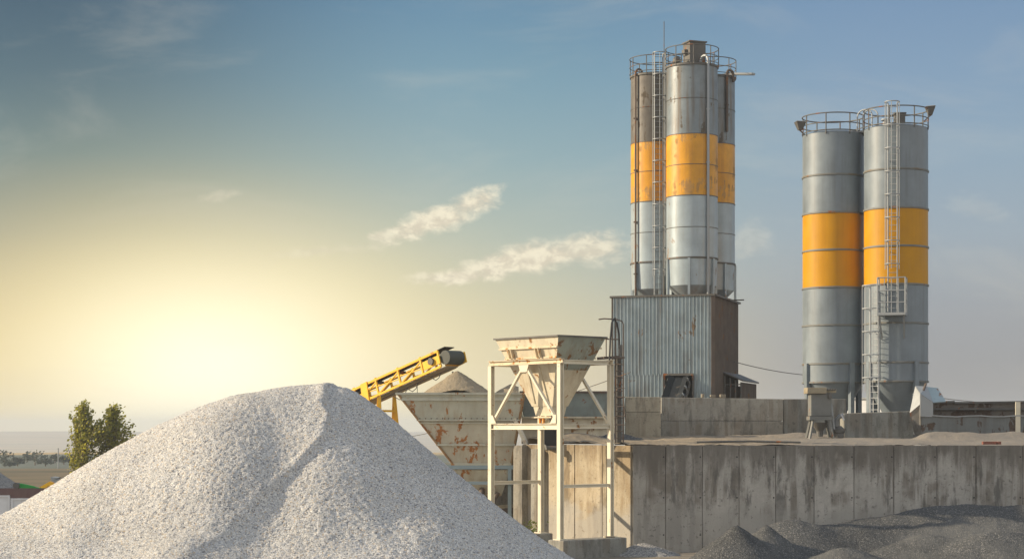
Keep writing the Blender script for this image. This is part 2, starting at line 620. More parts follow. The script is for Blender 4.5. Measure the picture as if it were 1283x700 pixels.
def terrace_z(x, y):
    z = 4.60 + .27 * sstep((y - 79.3) / 8.)
    z = z + .035 * fbm(x, y, .8, 5, 21) + .02 * fbm(x, y, 4., 3, 22)
    edge = np.exp(-((x - (K.x + (y - K.y) * U.x / U.y)) / .8) ** 2) * (y < E.y + 1)
    z = z + edge * (.06 + .07 * fbm(x, y, 1.6, 3, 31))
    z = z + .34 * np.exp(-((x - 2.9) / 1.1) ** 2 - ((y - 84.5) / .8) ** 2)      # spilled earth
    z = z + .24 * np.exp(-((y - 89.2) / .7) ** 2) * (.6 + .5 * vnoise(x * .7, y * .1, 8)) * (x > 5)
    z = z + .34 * np.exp(-((y - 85.5) / .7) ** 2) * sstep((x - 18.6) / .8) * (.8 + .4 * vnoise(x * .9, y * .1, 9))
    return z


tag(grid_mesh('terrace_ground', XX, YY, terrace_z(XX, YY), 'dirt'), None, None, kind='structure')

# ---- retaining wall: the long front with its shutter panels, and the sunlit left return
wall = thing('retaining_wall', 'long grey concrete retaining wall of tall panels behind the dark gravel', 'wall', (K.x, K.y, 0))
mb = MB()
seams = [X(p, 79.0) for p in (792.5, 834, 880, 926, 972, 1020, 1070, 1120, 1174, 1223, 1281)]
while seams[-1] < 34:
    seams.append(seams[-1] + 1.75)
top = 4.60
for a, b in zip(seams[:-1], seams[1:]):
    dz = random.uniform(-.012, .012)
    mb.span((a + .012, 79.0 + random.uniform(0, .018), -.3), (b - .012, 79.11, top + dz))
mb.span((K.x + .42, 79.10, -.3), (seams[-1], 79.34, top - .03))
mb.m = 1  # raised dark studs, colour stands in for shade inside tie holes
for x in seams[1:-1]:
    for z in (4.1, 2.35, .75):
        for sgn in (-.09,):
            mb.tube((x + sgn, 79.05, z), (x + sgn, 78.990, z), .035, 8)
mb.build('front_panel', ['concrete_front', 'hole_shade'], wall, bevel=.012)
mb = MB()
rz = math.atan2(U.y, U.x)
for i in range(4):
    a = .03 + i * (TW - .03) / 4
    b = (i + 1) * (TW - .03) / 4
    c = K + U * ((a + b) / 2) - Vector((-U.y, U.x)) * .16 * 1.0
    th = .30
    # outside face lies on the line K..E ; wall thickness goes towards the yard
    inn = Vector((V.x, V.y))
    c = K + U * ((a + b) / 2) + inn * (th / 2 + random.uniform(0, .02))
    mb.box((c.x, c.y, 2.15), (b - a - .012, th, 4.9 + random.uniform(-.05, .05)), rz)
mb.build('side_panel', 'concrete_side', wall, bevel=.015)
mb = MB()   # corner pillar and the end pillars beside the bins
mb.post(E.x + .05, E.y - .1, -.2, 4.55, .62, rz)
mb.build('end_pillar', 'concrete_low', wall, bevel=.02)
c = K + U * 5.9 - V * .18
MB().post(c.x, c.y, -.2, 4.4, .42, rz).build('end_pillar', 'concrete_low', wall, bevel=.02)

# ---- low walls on the yard
dl = 90.0


def lowwall(px0, px1, yt0, yt1, d, thick, mat, label, joint=None):
    o = thing('low_concrete_wall', label, 'wall', (X((px0 + px1) / 2, d), d, 4.7))
    zj = Z(joint, d) if joint else None
    x0, x1 = X(px0, d), X(px1, d)
    b = MB()
    zb = 4.5
    tops = (Z(yt0, d), Z(yt1, d))
    segs = [(zb, None)] if zj is None else [(zb, zj - .01), (zj + .01, None)]
    for z0, z1 in segs:
        t0, t1 = (tops if z1 is None else (z1, z1))
        pr = .0 if z1 is None else .02
        b.hexa([(x0, d - pr, z0), (x1, d - pr, z0), (x1, d + thick, z0), (x0, d + thick, z0),
                (x0, d - pr, t0), (x1, d - pr, t1), (x1, d + thick, t1), (x0, d + thick, t0)])
    if zj is not None:
        b.hexa([(x0 + .05, d + .06, zb), (x1 - .05, d + .06, zb), (x1 - .05, d + thick - .06, zb), (x0 + .05, d + thick - .06, zb),
                (x0 + .05, d + .06, tops[0] - .1), (x1 - .05, d + .06, tops[1] - .1), (x1 - .05, d + thick - .06, tops[1] - .1), (x0 + .05, d + thick - .06, tops[0] - .1)])
    b.build('wall_body', mat, o, bevel=.02)
    return o


lowwall(784, 828, 497, 497, 88.6, .5, 'concrete_pale', 'short pale concrete wall beside the caged ladder, with a joint across it', 516)
lowwall(828.6, 981, 497.5, 499.5, 90, .45, 'concrete_low', 'long low grey concrete wall in front of the corrugated building', 527)
lowwall(981.5, 1060, 499.5, 499.5, 90.3, .4, 'concrete_block', 'darker concrete wall end behind the dust filter unit', None)

for px_, w_, h_, lb in ((880.5, .12, .18, 'small narrow pale stone on the long low wall before the shed'), (893, .26, .14, 'flat pale stone on the long low wall, between two others'),
                        (905.5, .28, .17, 'largest pale stone on the long low wall, nearest the lean-to shed')):
    zb_s = Z(497.5 + 2 * (px_ - 828.6) / 152.4, 90) + .02
    b = MB().box((X(px_, 90.15), 90.15, zb_s + h_ / 2), (w_, .2, h_), .1)
    tag(b.build('stone', 'concrete_pale', org=(X(px_, 90.15), 90.15, zb_s), bevel=.02), lb, 'stone', 'pale stones on the low wall')

o = thing('concrete_block', 'low solid grey concrete block below the foot of the silo ladder', 'block', (X(1100, 88), 88, 4.8))
b = MB()
x0, x1 = X(1057, 88), X(1145, 88)
zt0, zt1 = Z(517.5, 88), Z(514.5, 88)
b.hexa([(x0, 88, 4.5), (x1, 88, 4.5), (x1, 89, 4.5), (x0, 89, 4.5), (x0, 88, zt0), (x1, 88, zt1), (x1, 89, zt1), (x0, 89, zt0)])
b.build('block_body', 'concrete_block', o, bevel=.04)


# ================================================================ SILOS
def ladder(par, p, d, z0, z1, zc0, mat='steel_grey', w=.46, rr=.034, hoop=.36, step=1.17, rungs=.30, extra=None):
    """caged ladder at plan point p, facing outward d; the cage is a sub-part of the ladder"""
    d = Vector(d).normalized()
    t = Vector((-d.y, d.x))
    b = MB()
    for s in (-1, 1):
        q = p + t * (s * w / 2)
        b.tube((q.x, q.y, z0), (q.x, q.y, z1), rr, 6)
    z = z0 + .2
    while z < z1 - .1:
        q0, q1 = p - t * w / 2, p + t * w / 2
        b.tube((q0.x, q0.y, z), (q1.x, q1.y, z), .018, 5)
        z += rungs
    z = z0 + .8
    while z < z1 - 1.2:
        for s in (-1, 1):
            q = p + t * (s * w / 2)
            b.bar((q.x, q.y, z), (q.x - d.x * .22, q.y - d.y * .22, z), .05)
        z += 2.3
    lo = b.build('ladder', mat, par)
    c = MB()
    ctr = p + d * .33
    angs = [R(a) for a in range(-132, 133, 22)]

    def pt(a, z):
        v = d * math.cos(a) + t * math.sin(a)
        q = ctr + v * hoop
        return (q.x, q.y, z)
    z = z1
    while z > zc0 - .01:
        pts = [pt(a, z) for a in angs]
        q0, q1 = p - t * w / 2, p + t * w / 2
        c.path([(q0.x, q0.y, z)] + pts + [(q1.x, q1.y, z)], .030, 5)
        z -= step
    for a in (-100, -50, 0, 50, 100):
        c.tube(pt(R(a), zc0), pt(R(a), z1), .018, 5)
    c.build('cage', mat, lo)
    return lo


def railing(par, c, rad, z0, h, n, mat='dark_steel', r=.028, off=0.):
    b = MB()
    b.ring(c, rad, z0 + h, r)
    b.ring(c, rad, z0 + h * .5, r * .85)
    b.ring(c, rad, z0 + .1, r * .85)
    for k in range(n):
        a = off + 2 * PI * k / n
        x, y = c[0] + rad * math.cos(a), c[1] + rad * math.sin(a)
        b.tube((x, y, z0 - .1), (x, y, z0 + h), r, 6)
    return b.build('railing', mat, par)


def yard_silo(cx, cy, r, label):
    o = thing('cement_silo', label, 'silo', (cx, cy, 4.85), 'pair of grey silos with yellow bands')
    c = (cx, cy, 0)
    zt, zy1, zy0, zb = 20.78, 16.6, 12.70, 7.72
    MB().lathe([(r, zy1), (r, zt)], c).build('upper_shell', 'silo_grey', o)
    MB().lathe([(r, zy0), (r, zy1)], c).build('yellow_band', 'silo_yellow', o)
    MB().lathe([(r, zb), (r, zy0)], c).build('lower_shell', 'silo_grey', o)
    MB().lathe([(r + .02, zt), (r * .55, zt + .22), (.25, zt + .34), (.0, zt + .34)], c).build('roof', 'silo_grey', o)
    b = MB()
    for z in (18.57, 16.6, 14.65, 12.7, 10.73, 8.72, 7.75):
        b = MB()
        b.lathe([(r - .01, z - .055), (r + .045, z - .04), (r + .045, z + .04), (r - .01, z + .055)], c)
        b.build('seam_ring', 'machine_grey', o)
    MB().lathe([(.22, 5.35), (.3, 5.45), (r - .06, zb)], c).build('cone', 'silo_grey', o)
    MB().lathe([(0, 4.95), (.26, 4.95), (.26, 5.36), (0, 5.36)], c, 20).build('outlet', 'dark_steel', o)
    for k in range(4):
        a = R(-65 + 90 * k)
        x, y = cx + (r + .03) * math.sin(a), cy - (r + .03) * math.cos(a)
        b = MB()
        b.post(x, y, 4.75, 8.75, .24, a)
        b.prism([(x, y, 8.75), (x - .3 * math.sin(a), y + .3 * math.cos(a), 9.05), (x - .3 * math.sin(a), y + .3 * math.cos(a), 8.6)],
                (.1 * math.cos(a), .1 * math.sin(a), 0))
        b.post(x, y, 4.75, 4.85, .5, a)
        b.build('leg', 'silo_grey', o)
    railing(o, c, r + .02, zt, .98, 8, 'dark_steel', .032, off=R(22))
    return o


s1c = Vector((16.97, 97.0))
s2c = Vector((19.87, 95.0))
SILO_A = yard_silo(s1c.x, s1c.y, 1.60, 'plain grey silo with a yellow band and no long ladder, next to the dust filter')
SILO_B = yard_silo(s2c.x, s2c.y, 1.63, 'grey silo with a yellow band carrying the long caged ladder and its landing')
# ladders, landing and crossing gate on the right silo
dm = Vector((-.29, -.957)).normalized()
pm = s2c + dm * 1.86
ladder(SILO_B, pm, dm, 11.25, 21.85, 13.4)
b = MB()
tm = Vector((-dm.y, dm.x))
pc = s2c + dm * 2.12
rz2 = math.atan2(tm.y, tm.x)
b.box((pc.x, pc.y, 11.12), (1.42, .95, .13), rz2)
for s in (-1, 1):
    q = pc + tm * (s * .62) + dm * .35
    w_ = s2c + dm * 1.63 + tm * (s * .55)
    b.bar((q.x, q.y, 11.05), (w_.x, w_.y, 9.95), .07)
lp = b.build('landing', 'steel_grey', SILO_B)
b = MB()
cs = []
for s, f in ((-1, -.42), (-1, .45), (1, .45), (1, -.42)):
    q = pc + tm * (s * .69) + dm * f
    cs.append(q)
    b.tube((q.x, q.y, 11.15), (q.x, q.y, 12.95), .035, 6)
for z in (12.95, 12.3, 11.7):
    for i in ((0, 1), (1, 2), (2, 3)):
        b.tube((cs[i[0]].x, cs[i[0]].y, z), (cs[i[1]].x, cs[i[1]].y, z), .028, 6)
for k in range(1, 4):
    q = cs[1].lerp(cs[2], k / 4)
    b.tube((q.x, q.y, 11.15), (q.x, q.y, 12.95), .018, 5)
b.build('guard_rail', 'steel_grey', lp)
d2 = Vector((-.72, -.69)).normalized()
p2 = s2c + d2 * 1.9
ladder(SILO_B, p2, d2, 4.9, 12.6, 7.2, mat='ladder_grey', w=.5, hoop=.42, rr=.045)
b = MB()       # crossing gate between the two roofs
mid = (s1c + s2c) / 2
for s in (-.42, .42):
    pts = []
    for k in range(0, 11):
        a = PI * k / 10
        pts.append((mid.x - .55 * math.cos(a) * .6 + s * .35, mid.y - .9 + .55 * math.cos(a) * .5, 21.5 + .35 * math.sin(a)))
    b.path([(pts[0][0], pts[0][1], 20.75)] + pts + [(pts[-1][0], pts[-1][1], 20.75)], .035, 6)
b.build('crossing_gate', 'steel_grey', SILO_B)
b = MB()
b.box((s2c.x + .05, s2c.y - .6, 21.2), (.5, .5, .55))
b.box((s2c.x + .05, s2c.y - .6, 21.5), (.6, .6, .08))
b.build('vent_box', 'dark_steel', SILO_B)
b = MB()
b.tube((s2c.x - .75, s2c.y - .9, 20.8), (s2c.x - .75, s2c.y - .9, 21.1), .12, 10)
b.tube((s2c.x - .75, s2c.y - .9, 21.1), (s2c.x - .75, s2c.y - .9, 21.18), .2, 10)
b.build('hatch', 'steel_grey', SILO_B)
MB().box((s1c.x + 1.25, s1c.y - .7, 20.85), (1.0, .8, .1)).build('walkway', 'steel_grey', SILO_A)


def floodlight(x, y, z, yaw, label):
    o = thing('floodlight', label, 'lamp', (x, y, z), 'floodlights on the silo railings')
    T = Matrix.Translation((x, y, z)) @ Matrix.Rotation(yaw, 4, 'Z')
    b = MB(T)
    b.hexa([(-.10, -.14, -.10), (.10, -.14, -.10), (.10, .14, -.10), (-.10, .14, -.10),
            (-.26, -.3, .34), (.26, -.3, .30), (.26, .3, .30), (-.26, .3, .34)])
    b.build('housing', 'dark_steel', o)
    MB(T).hexa([(-.22, -.26, .345), (.22, -.26, .315), (.22, .26, .315), (-.22, .26, .345), (-.22, -.26, .365), (.22, -.26, .335), (.22, .26, .335), (-.22, .26, .365)]).build('lens', 'glass', o)
    b = MB(T)
    b.bar((-.05, 0, -.08), (.32, 0, -.42), .06)
    b.build('bracket', 'dark_steel', o)
    return o


floodlight(s1c.x - 1.78, s1c.y - .25, 21.15, R(5), 'dark floodlight at the left end of the yard silo railings')
floodlight(s2c.x + 1.72, s2c.y - .25, 21.6, R(170), 'dark floodlight on the right edge of the yard silo railings')


# ---- the tower of three silos on the corrugated building
BZ = 12.50
PHI = R(17.8)
C0 = Vector((10.81, 98.7))
Lv = Vector((-math.cos(PHI), math.sin(PHI)))
Rv = Vector((math.sin(PHI), math.cos(PHI)))
BW, BD = 5.55, 7.0


def B3(l, r, z):
    q = C0 + Lv * l + Rv * r
    return Vector((q.x, q.y, z))


def tower_silo(cx, cy, r, label, legs_off, upper='tower_dark'):
    o = thing('tower_silo', label, 'silo', (cx, cy, BZ), 'three tall silos on the corrugated building')
    c = (cx, cy, 0)
    zt, zy1, zy0, zr, zb = 25.22, 21.36, 18.02, 14.64, 13.15
    MB().lathe([(r, zy1), (r, zt)], c).build('upper_shell', upper, o)
    MB().lathe([(r + .004, zy0), (r + .004, zy1)], c).build('yellow_band', 'tower_yellow', o)
    MB().lathe([(r, zr), (r, zy0)], c).build('lower_shell', 'tower_pale', o)
    MB().lathe([(r - .06, zb), (r - .01, zr)], c).lathe([(.5, BZ - .2), (r - .06, zb)], c).build('skirt', 'tower_pale', o)
    MB().lathe([(r + .02, zt), (r * .6, zt + .12), (0, zt + .2)], c).build('roof', 'tower_dark', o)
    b = MB()
    for z, t in ((zr, .05), (23.3, .018), (zy1, .02), (19.7, .018), (zy0, .025), (16.3, .018)):
        b = MB()
        b.lathe([(r - .01, z - t), (r + .8 * t + .008, z - t * .8), (r + .8 * t + .008, z + t * .8), (r - .01, z + t)], c)
        b.build('seam_ring', 'dark_steel', o)
    b = MB()
    for z in (25.15,):
        b.lathe([(r - .01, z - .07), (r + .06, z - .05), (r + .06, z + .05), (r - .01, z + .07)], c)
    b.build('seam_ring', 'dark_steel', o)
    for k in range(6):
        a = R(legs_off + 60 * k)
        x, y = cx + (r + .02) * math.sin(a), cy - (r + .02) * math.cos(a)
        MB().post(x, y, BZ, zr - .03, .13, a).build('leg', 'tower_pale', o)
    railing(o, c, r + .06, zt, .95, 9, 'dark_steel', .026, off=R(legs_off))
    return o


TR = 1.405
m1 = Vector((9.90, 101.0))
m2 = Vector((8.12, 103.7))
m3 = Vector((11.25, 104.3))
T1 = tower_silo(m1.x, m1.y, TR, 'widest looking middle tower silo with a brown box on its roof', -12)
T2 = tower_silo(m2.x, m2.y, TR, 'tower silo carrying the caged ladder and a thin rusty gooseneck pipe', 5, 'tower_grime')
T3 = tower_silo(m3.x, m3.y, TR, 'narrowest looking tower silo, mostly hidden, under the grey lamp arm', 30)


def pipe(par, x, y, z0, ztop, dx, dy, rad=.075, mat='tower_pale'):
    pts = [(x, y, z0), (x, y, ztop)]
    for k in range(1, 9):
        a = PI * k / 8
        s = (1 - math.cos(a)) / 2
        pts.append((x + dx * s, y + dy * s, ztop + .28 * math.sin(a)))
    pts.append((x + dx, y + dy, ztop - .35))
    b = MB().path(pts, rad, 9)
    z = z0 + 1.5
    while z < ztop - .5:
        b.box((x, y + .05, z), (.22, .16, .06))
        z += 2.9
    return b.build('fill_pipe', mat, par)


q = m1 + Vector((.50, -.87)) * 1.5
pipe(T1, q.x, q.y, BZ, 25.35, -.35, .45, .075, 'steel_grey')
q = m2 + Vector((-.80, -.62)) * 1.5
pipe(T2, q.x, q.y, BZ, 25.2, .42, .35, .06, 'rust_steel')
q = m3 + Vector((.55, -.85)) * 1.48
pipe(T3, q.x, q.y, 22.0, 25.2, .4, .35, .08, 'rust_steel')
ladder(T2, m2 + Vector((.02, -1.0)) * 1.62, (0.02, -1), BZ + .1, 26.15, BZ + 1.3, mat='steel_grey', step=1.2, rr=.034)
b = MB()
b.box((m1.x + .1, m1.y - .35, 25.85), (.95, .85, 1.15), R(20))
b.box((m1.x + .1, m1.y - .35, 26.46), (1.08, .98, .07), R(20))
b.box((m1.x - .42, m1.y - .5, 25.95), (.25, .35, .2), R(20))
b.build('filter_box', 'dark_steel', T1)
b = MB()
b.tube((m1.x - .9, m1.y - .7, 25.3), (m1.x - .9, m1.y - .7, 25.5), .22, 12)
b.lathe([(.22, 25.5), (.14, 25.62), (0, 25.66)], (m1.x - .9, m1.y - .7, 0), 14)
b.build('hatch', 'dark_steel', T1)

o = thing('lightning_rod', 'thin upright lightning rod rising above the tower silos', 'rod', (X(832, 101.6), 101.6, BZ))
MB().tube((X(832, 101.6), 101.6, BZ + .1), (X(832, 101.6), 101.6, 25.6), .035, 6).build('lower_tube', 'dark_steel', o)
MB().tube((X(832, 101.6), 101.6, 25.6), (X(832, 101.6), 101.6, 27.85), .022, 6).build('rod', 'dark_steel', o)

o = thing('lamp_arm', 'horizontal grey lamp arm sticking out from the right tower silo railing', 'lamp', (m3.x + 1.35, m3.y - .4, 25.6))
b = MB()
pa, pb = P(912, 93, 104), P(945, 93, 103.2)
b.bar(pa, pb, .28, .11)
b.build('lamp_head', 'steel_grey', o)
MB().tube(pa - Vector((.05, 0, .0)), Vector((pa.x - .05, pa.y, 25.2)), .03, 6).build('bracket', 'dark_steel', o)

# ---- corrugated building under the tower
bld = thing('corrugated_building', 'corrugated metal building carrying the three tower silos', 'building', (C0.x, C0.y, 4.8))
BB = 4.7


def corrug(b, f, l0, l1, z0, z1, pitch=.205, depth=.075):
    """trapezoidal sheet between l0 and l1 ; f(l, off, z) gives the point"""
    n = max(1, round((l1 - l0) / pitch))
    p = (l1 - l0) / n
    prof = []
    for i in range(n):
        a = l0 + i * p
        prof += [(a, 0), (a + p * .52, 0), (a + p * .66, depth), (a + p * .86, depth)]
    prof.append((l1, 0))
    vs, fs = [], []
    for l, o_ in prof:
        vs += [f(l, o_, z0), f(l, o_, z1)]
    for i in range(len(prof) - 1):
        fs.append((2 * i, 2 * i + 2, 2 * i + 3, 2 * i + 1))
    b.add(vs, fs)


def ff(l, o_, z):
    return B3(l, -o_, z)


OL0, OL1, OZ = 1.11, 2.62, 8.22
b = MB()
ZS1, ZS2 = 9.55, 7.1
for (a, c_, z0, z1) in ((.10, BW, ZS1, BZ - .02), (.10, BW, OZ + .02, ZS1 + .06), (.10, OL0, BB, OZ + .08), (OL1, BW, BB, OZ + .08)):
    o_ = .0
    corrug(b, (lambda l, k, z, o2=(.012 if z0 < ZS1 else .026) * (1 if z1 > OZ + 1 else 0): B3(l, -k - o2, z)), a, c_, z0, z1)
b.build('front_cladding', 'corrugated', bld)
b = MB()


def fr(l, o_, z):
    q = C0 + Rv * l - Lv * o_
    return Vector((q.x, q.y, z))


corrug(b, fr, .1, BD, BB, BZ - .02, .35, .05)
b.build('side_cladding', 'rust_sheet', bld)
b = MB()
corrug(b, lambda l, k, z: C0.to_3d() + Vector((0, 0, z)) + (Lv * (BW + k) + Rv * l).to_3d(), .05, BD, BB, BZ - .02, .3, .05)
corrug(b, lambda l, k, z: B3(l, BD + k, z), .05, BW, BB, BZ - .02, .3, .05)
b.build('rear_cladding', 'corrugated', bld)
b = MB()
b.bar(B3(-.0, -.0, BB), B3(-.0, -.0, BZ), .2)
b.build('corner_post', 'rust_steel', bld)
MB().bar(B3(BW + .02, -.02, BB), B3(BW + .02, -.02, BZ), .12).build('corner_post', 'rust_steel', bld)
b = MB()
for l0, l1, z in ((-.12, BW + .12, BZ + .03),):
    b.bar(B3(l0, -.09, z), B3(l1, -.09, z), .14, .1)
b.bar(B3(-.12, -.02, BZ + .03), B3(-.12, BD, BZ + .03), .14, .1)
b.bar(B3(BW + .12, -.02, BZ + .03), B3(BW + .12, BD, BZ + .03), .14, .1)
b.bar(B3(-.12, 5.0, BZ + .08), B3(-.75, 5.0, BZ + .08), .12, .06)
b.build('eave_trim', 'dark_steel', bld)
b = MB()
b.hexa([B3(BW, 0, BZ - .1), B3(0, 0, BZ - .1), B3(0, BD, BZ - .1), B3(BW, BD, BZ - .1), B3(BW, 0, BZ), B3(0, 0, BZ), B3(0, BD, BZ), B3(BW, BD, BZ)])
b.build('deck', 'rust_steel', bld)
b = MB()
b.bar(B3(OL0 - .04, -.07, BB), B3(OL0 - .04, -.07, OZ), .1)
b.bar(B3(OL1 + .04, -.07, BB), B3(OL1 + .04, -.07, OZ), .1)
b.bar(B3(OL0 - .08, -.08, OZ + .05), B3(OL1 + .08, -.08, OZ + .05), .12)
b.build('opening_frame', 'dark_steel', bld)

# lean-to on the right side
an = thing('lean_to_shed', 'small brown lean-to shed against the right side of the corrugated building', 'shed', B3(-.5, 3, 4.8))


def A3(out, r, z):
    return B3(-out, r, z)


ar0, ar1, ao = 2.75, 7.3, 1.0
b = MB()
b.hexa([A3(.03, ar0 - .2, 8.40), A3(ao + .15, ar0 - .2, 7.93), A3(ao + .15, ar1 + .2, 7.93), A3(.03, ar1 + .2, 8.40),
        A3(.03, ar0 - .2, 8.48), A3(ao + .15, ar0 - .2, 8.01), A3(ao + .15, ar1 + .2, 8.01), A3(.03, ar1 + .2, 8.48)])
b.build('roof', 'dark_steel', an)
b = MB()
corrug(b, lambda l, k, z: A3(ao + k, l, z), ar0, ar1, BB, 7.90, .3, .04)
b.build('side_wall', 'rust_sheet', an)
b = MB()
for k in range(4):
    l = .1 + k * (ao - .1) / 3
    b.bar(A3(l, ar0, BB), A3(l, ar0, 8.30 - .4 * l), .08)
b.bar(A3(.05, ar0, 7.78), A3(ao, ar0, 7.78), .06)
b.bar(A3(.05, ar0, 6.3), A3(ao, ar0, 6.3), .06)
b.build('front_frame', 'dark_steel', an)
b = MB()
b.hexa([A3(.05, ar0 + .7, BB), A3(ao - .05, ar0 + .7, BB), A3(ao - .05, ar0 + .75, BB), A3(.05, ar0 + .75, BB),
        A3(.05, ar0 + .7, 7.7), A3(ao - .05, ar0 + .7, 7.7), A3(ao - .05, ar0 + .75, 7.7), A3(.05, ar0 + .75, 7.7)])
b.build('back_wall', 'rust_sheet', an)

# inclined belt conveyor coming out of the building
cv = thing('belt_conveyor', 'dark belt conveyor sloping out of the opening in the corrugated building', 'conveyor', (7.9, 95, 4.8))
top_c = B3(1.95, 1.2, 8.75)
bot_c = Vector((7.75, 94.2, 5.45))
dv = (bot_c - top_c)
side = Vector((dv.y, -dv.x, 0)).normalized() * -1     # to the right in the picture
if side.x < 0:
    side = -side
nn = dv.cross(side).normalized()
if nn.z < 0:
    nn = -nn
b = MB()
for s0, s1, h0, h1 in ((-.52, -.22, .16, 0), (-.22, .22, 0, 0), (.22, .52, 0, .16)):
    b.hexa([top_c + side * s0 + nn * (h0 - .03), top_c + side * s1 + nn * (h1 - .03), bot_c + side * s1 + nn * (h1 - .03), bot_c + side * s0 + nn * (h0 - .03),
            top_c + side * s0 + nn * h0, top_c + side * s1 + nn * h1, bot_c + side * s1 + nn * h1, bot_c + side * s0 + nn * h0])
b.build('belt', 'rubber', cv)
for s in (-.6, .62):
    b = MB()
    b.bar(top_c + side * s - nn * .3, bot_c + side * s - nn * .3, .1, .18, nn)
    b.build('side_rail', 'dark_steel', cv)
for k in range(7):
    t = .12 + k * .13
    pc_ = top_c.lerp(bot_c, t)
    b = MB()
    b.tube(pc_ + side * .2 - nn * .12, pc_ + side * .58 + nn * .10, .085, 10)
    b.tube(pc_ + side * .6 + nn * .08 - nn * .1, pc_ + side * .6 - nn * .3, .03, 6)
    b.build('idler_roller', 'steel_grey', cv)
    MB().tube(pc_ - side * .2 - nn * .12, pc_ - side * .56 + nn * .08, .085, 10).build('idler_roller', 'steel_grey', cv)
b = MB()
for t in (.55, .95):
    pc_ = top_c.lerp(bot_c, t)
    for s in (-.6, .62):
        b.bar(pc_ + side * s - nn * .3, Vector((pc_.x + side.x * s, pc_.y + side.y * s, 4.7)), .1)
b.build('stand', 'dark_steel', cv)

# ================================================================ HOPPER ON ITS STEEL FRAME
A2 = Vector((1.973, 75.0))
LU, LV = 4.40, 2.83
fa = math.atan2(V.y, V.x)
cA, cB, cC, cD = A2, A2 + U * LU, A2 + V * LV, A2 + U * LU + V * LV
FT = 8.17
fr_ = thing('support_frame', 'tall cream steel frame with crossed braces carrying the small hopper', 'frame', (A2.x, A2.y, .77))
for q in (cA, cB, cC, cD):
    b = MB()
    b.channel((q.x, q.y, .80), (q.x, q.y, FT - .2), .205, .205, .035, up=(V.x, V.y, 0))
    b.post(q.x, q.y, .76, .81, .42, fa)
    # closed cover plates make the box section seen on the left side
    b.box((q.x + U.x * .094, q.y + U.y * .094, (FT - .2 + .8) / 2), (.2, .015, FT - 1.05), fa)
    b.build('post', 'cream_steel', fr_)


def beam(q0, q1, z, w, h, mat, nm='beam', in_=.0):
    d_ = (q1 - q0).normalized()
    q0, q1 = q0 + d_ * in_, q1 - d_ * in_
    MB().channel((q0.x, q0.y, z), (q1.x, q1.y, z), w, h, .03).build(nm, mat, fr_)


beam(cA - U * .15, cB + U * .1, FT - .09, .2, .2, 'rusty_cream')
beam(cC - U * .15, cD + U * .1, FT - .09, .2, .2, 'rusty_cream')
beam(cA, cC, FT - .12, .16, .17, 'cream_steel', in_=.12)
beam(cB, cD, FT - .12, .16, .17, 'cream_steel', in_=.12)
zm = 5.40
beam(cA, cB, zm, .2, .25, 'cream_steel', in_=.12)
beam(cA, cC, zm, .16, .17, 'cream_steel', in_=.12)
beam(cB, cD, zm, .16, .17, 'cream_steel', in_=.12)
beam(cC, cD, zm, .16, .17, 'cream_steel', in_=.12)
zl = 2.95
beam(cA, cC, zl, .12, .13, 'cream_steel', in_=.12)
beam(cB, cD, zl + .05, .14, .15, 'cream_steel', in_=.12)
for q0, q1 in ((cA, cB), (cC, cD)):
    mid_ = (q0 + q1) / 2
    for q in (q0, q1):
        d_ = (mid_ - q).normalized()
        s_ = q + d_ * .14
        e_ = mid_ - d_ * .06
        MB().bar((s_.x, s_.y, zm + .18), (e_.x, e_.y, FT - .24), .13, .09).build('brace', 'cream_steel', fr_)

for q, ax in ((cA, U), (cB, -U), (cC, U), (cD, -U)):
    for z0, z1, l_ in ((zm + .13, zm + .48, .36),):
        b = MB()
        n_ = Vector((V.x, V.y, 0)) * (-.13 if q in (cA, cB) else .13)
        p0_ = Vector((q.x + ax.x * .12, q.y + ax.y * .12, z0)) + n_
        b.plate([p0_, p0_ + Vector((ax.x * l_, ax.y * l_, 0)), p0_ + Vector((ax.x * .12, ax.y * .12, z1 - z0)), p0_ + Vector((0, 0, z1 - z0))], .02)
        b.build('gusset_plate', 'cream_steel', fr_)
for m0, m1_, sg in ((cA, cB, -.08), (cC, cD, .08)):
    mm = (m0 + m1_) / 2
    p0_ = Vector((mm.x, mm.y, FT - .2)) + Vector((V.x, V.y, 0)) * sg
    ux = Vector((U.x, U.y, 0))
    MB().plate([p0_ - ux * .32, p0_ + ux * .32, p0_ + ux * .2 - Vector((0, 0, .3)), p0_ - ux * .2 - Vector((0, 0, .3))], .02).build('gusset_plate', 'cream_steel', fr_)

ft = thing('concrete_footing', 'concrete footing block under the front of the cream frame', 'footing', (A2.x, A2.y, 0))
mid_ = (cA + cC) / 2 + V * .12
MB().box((mid_.x, mid_.y, .28), (LV + .75, .95, .97), fa).build('block_body', 'concrete_block', ft, bevel=.04)
ft = thing('concrete_footing', 'concrete footing block under the rear of the cream frame, behind the white gravel', 'footing', (cB.x, cB.y, 0))
mid_ = (cB + cD) / 2
MB().box((mid_.x, mid_.y, .28), (LV + .6, .9, .97), fa).build('block_body', 'concrete_block', ft, bevel=.04)
o = MB().box((cC.x - .05, cC.y - .25, .80), (.42, .2, .07), .3)
o = tag(o.build('broken_slab', 'concrete_pale', org=(cC.x, cC.y - .25, .77), bevel=.015), 'small loose stone slab at the foot of the right frame post', 'slab')

# hopper
Hc = A2 + U * (LU / 2) + V * (LV / 2) - V * .02
hu, hv = 2.02, 1.34
hop = thing('hopper', 'small cream hopper with rusty rim standing on the steel frame', 'hopper', (Hc.x, Hc.y, FT))


def H3(a, c_, z):
    q = Hc + U * a + V * c_
    return Vector((q.x, q.y, z))


def hs(z):
    return 1.0 - (9.12 - z) * .235


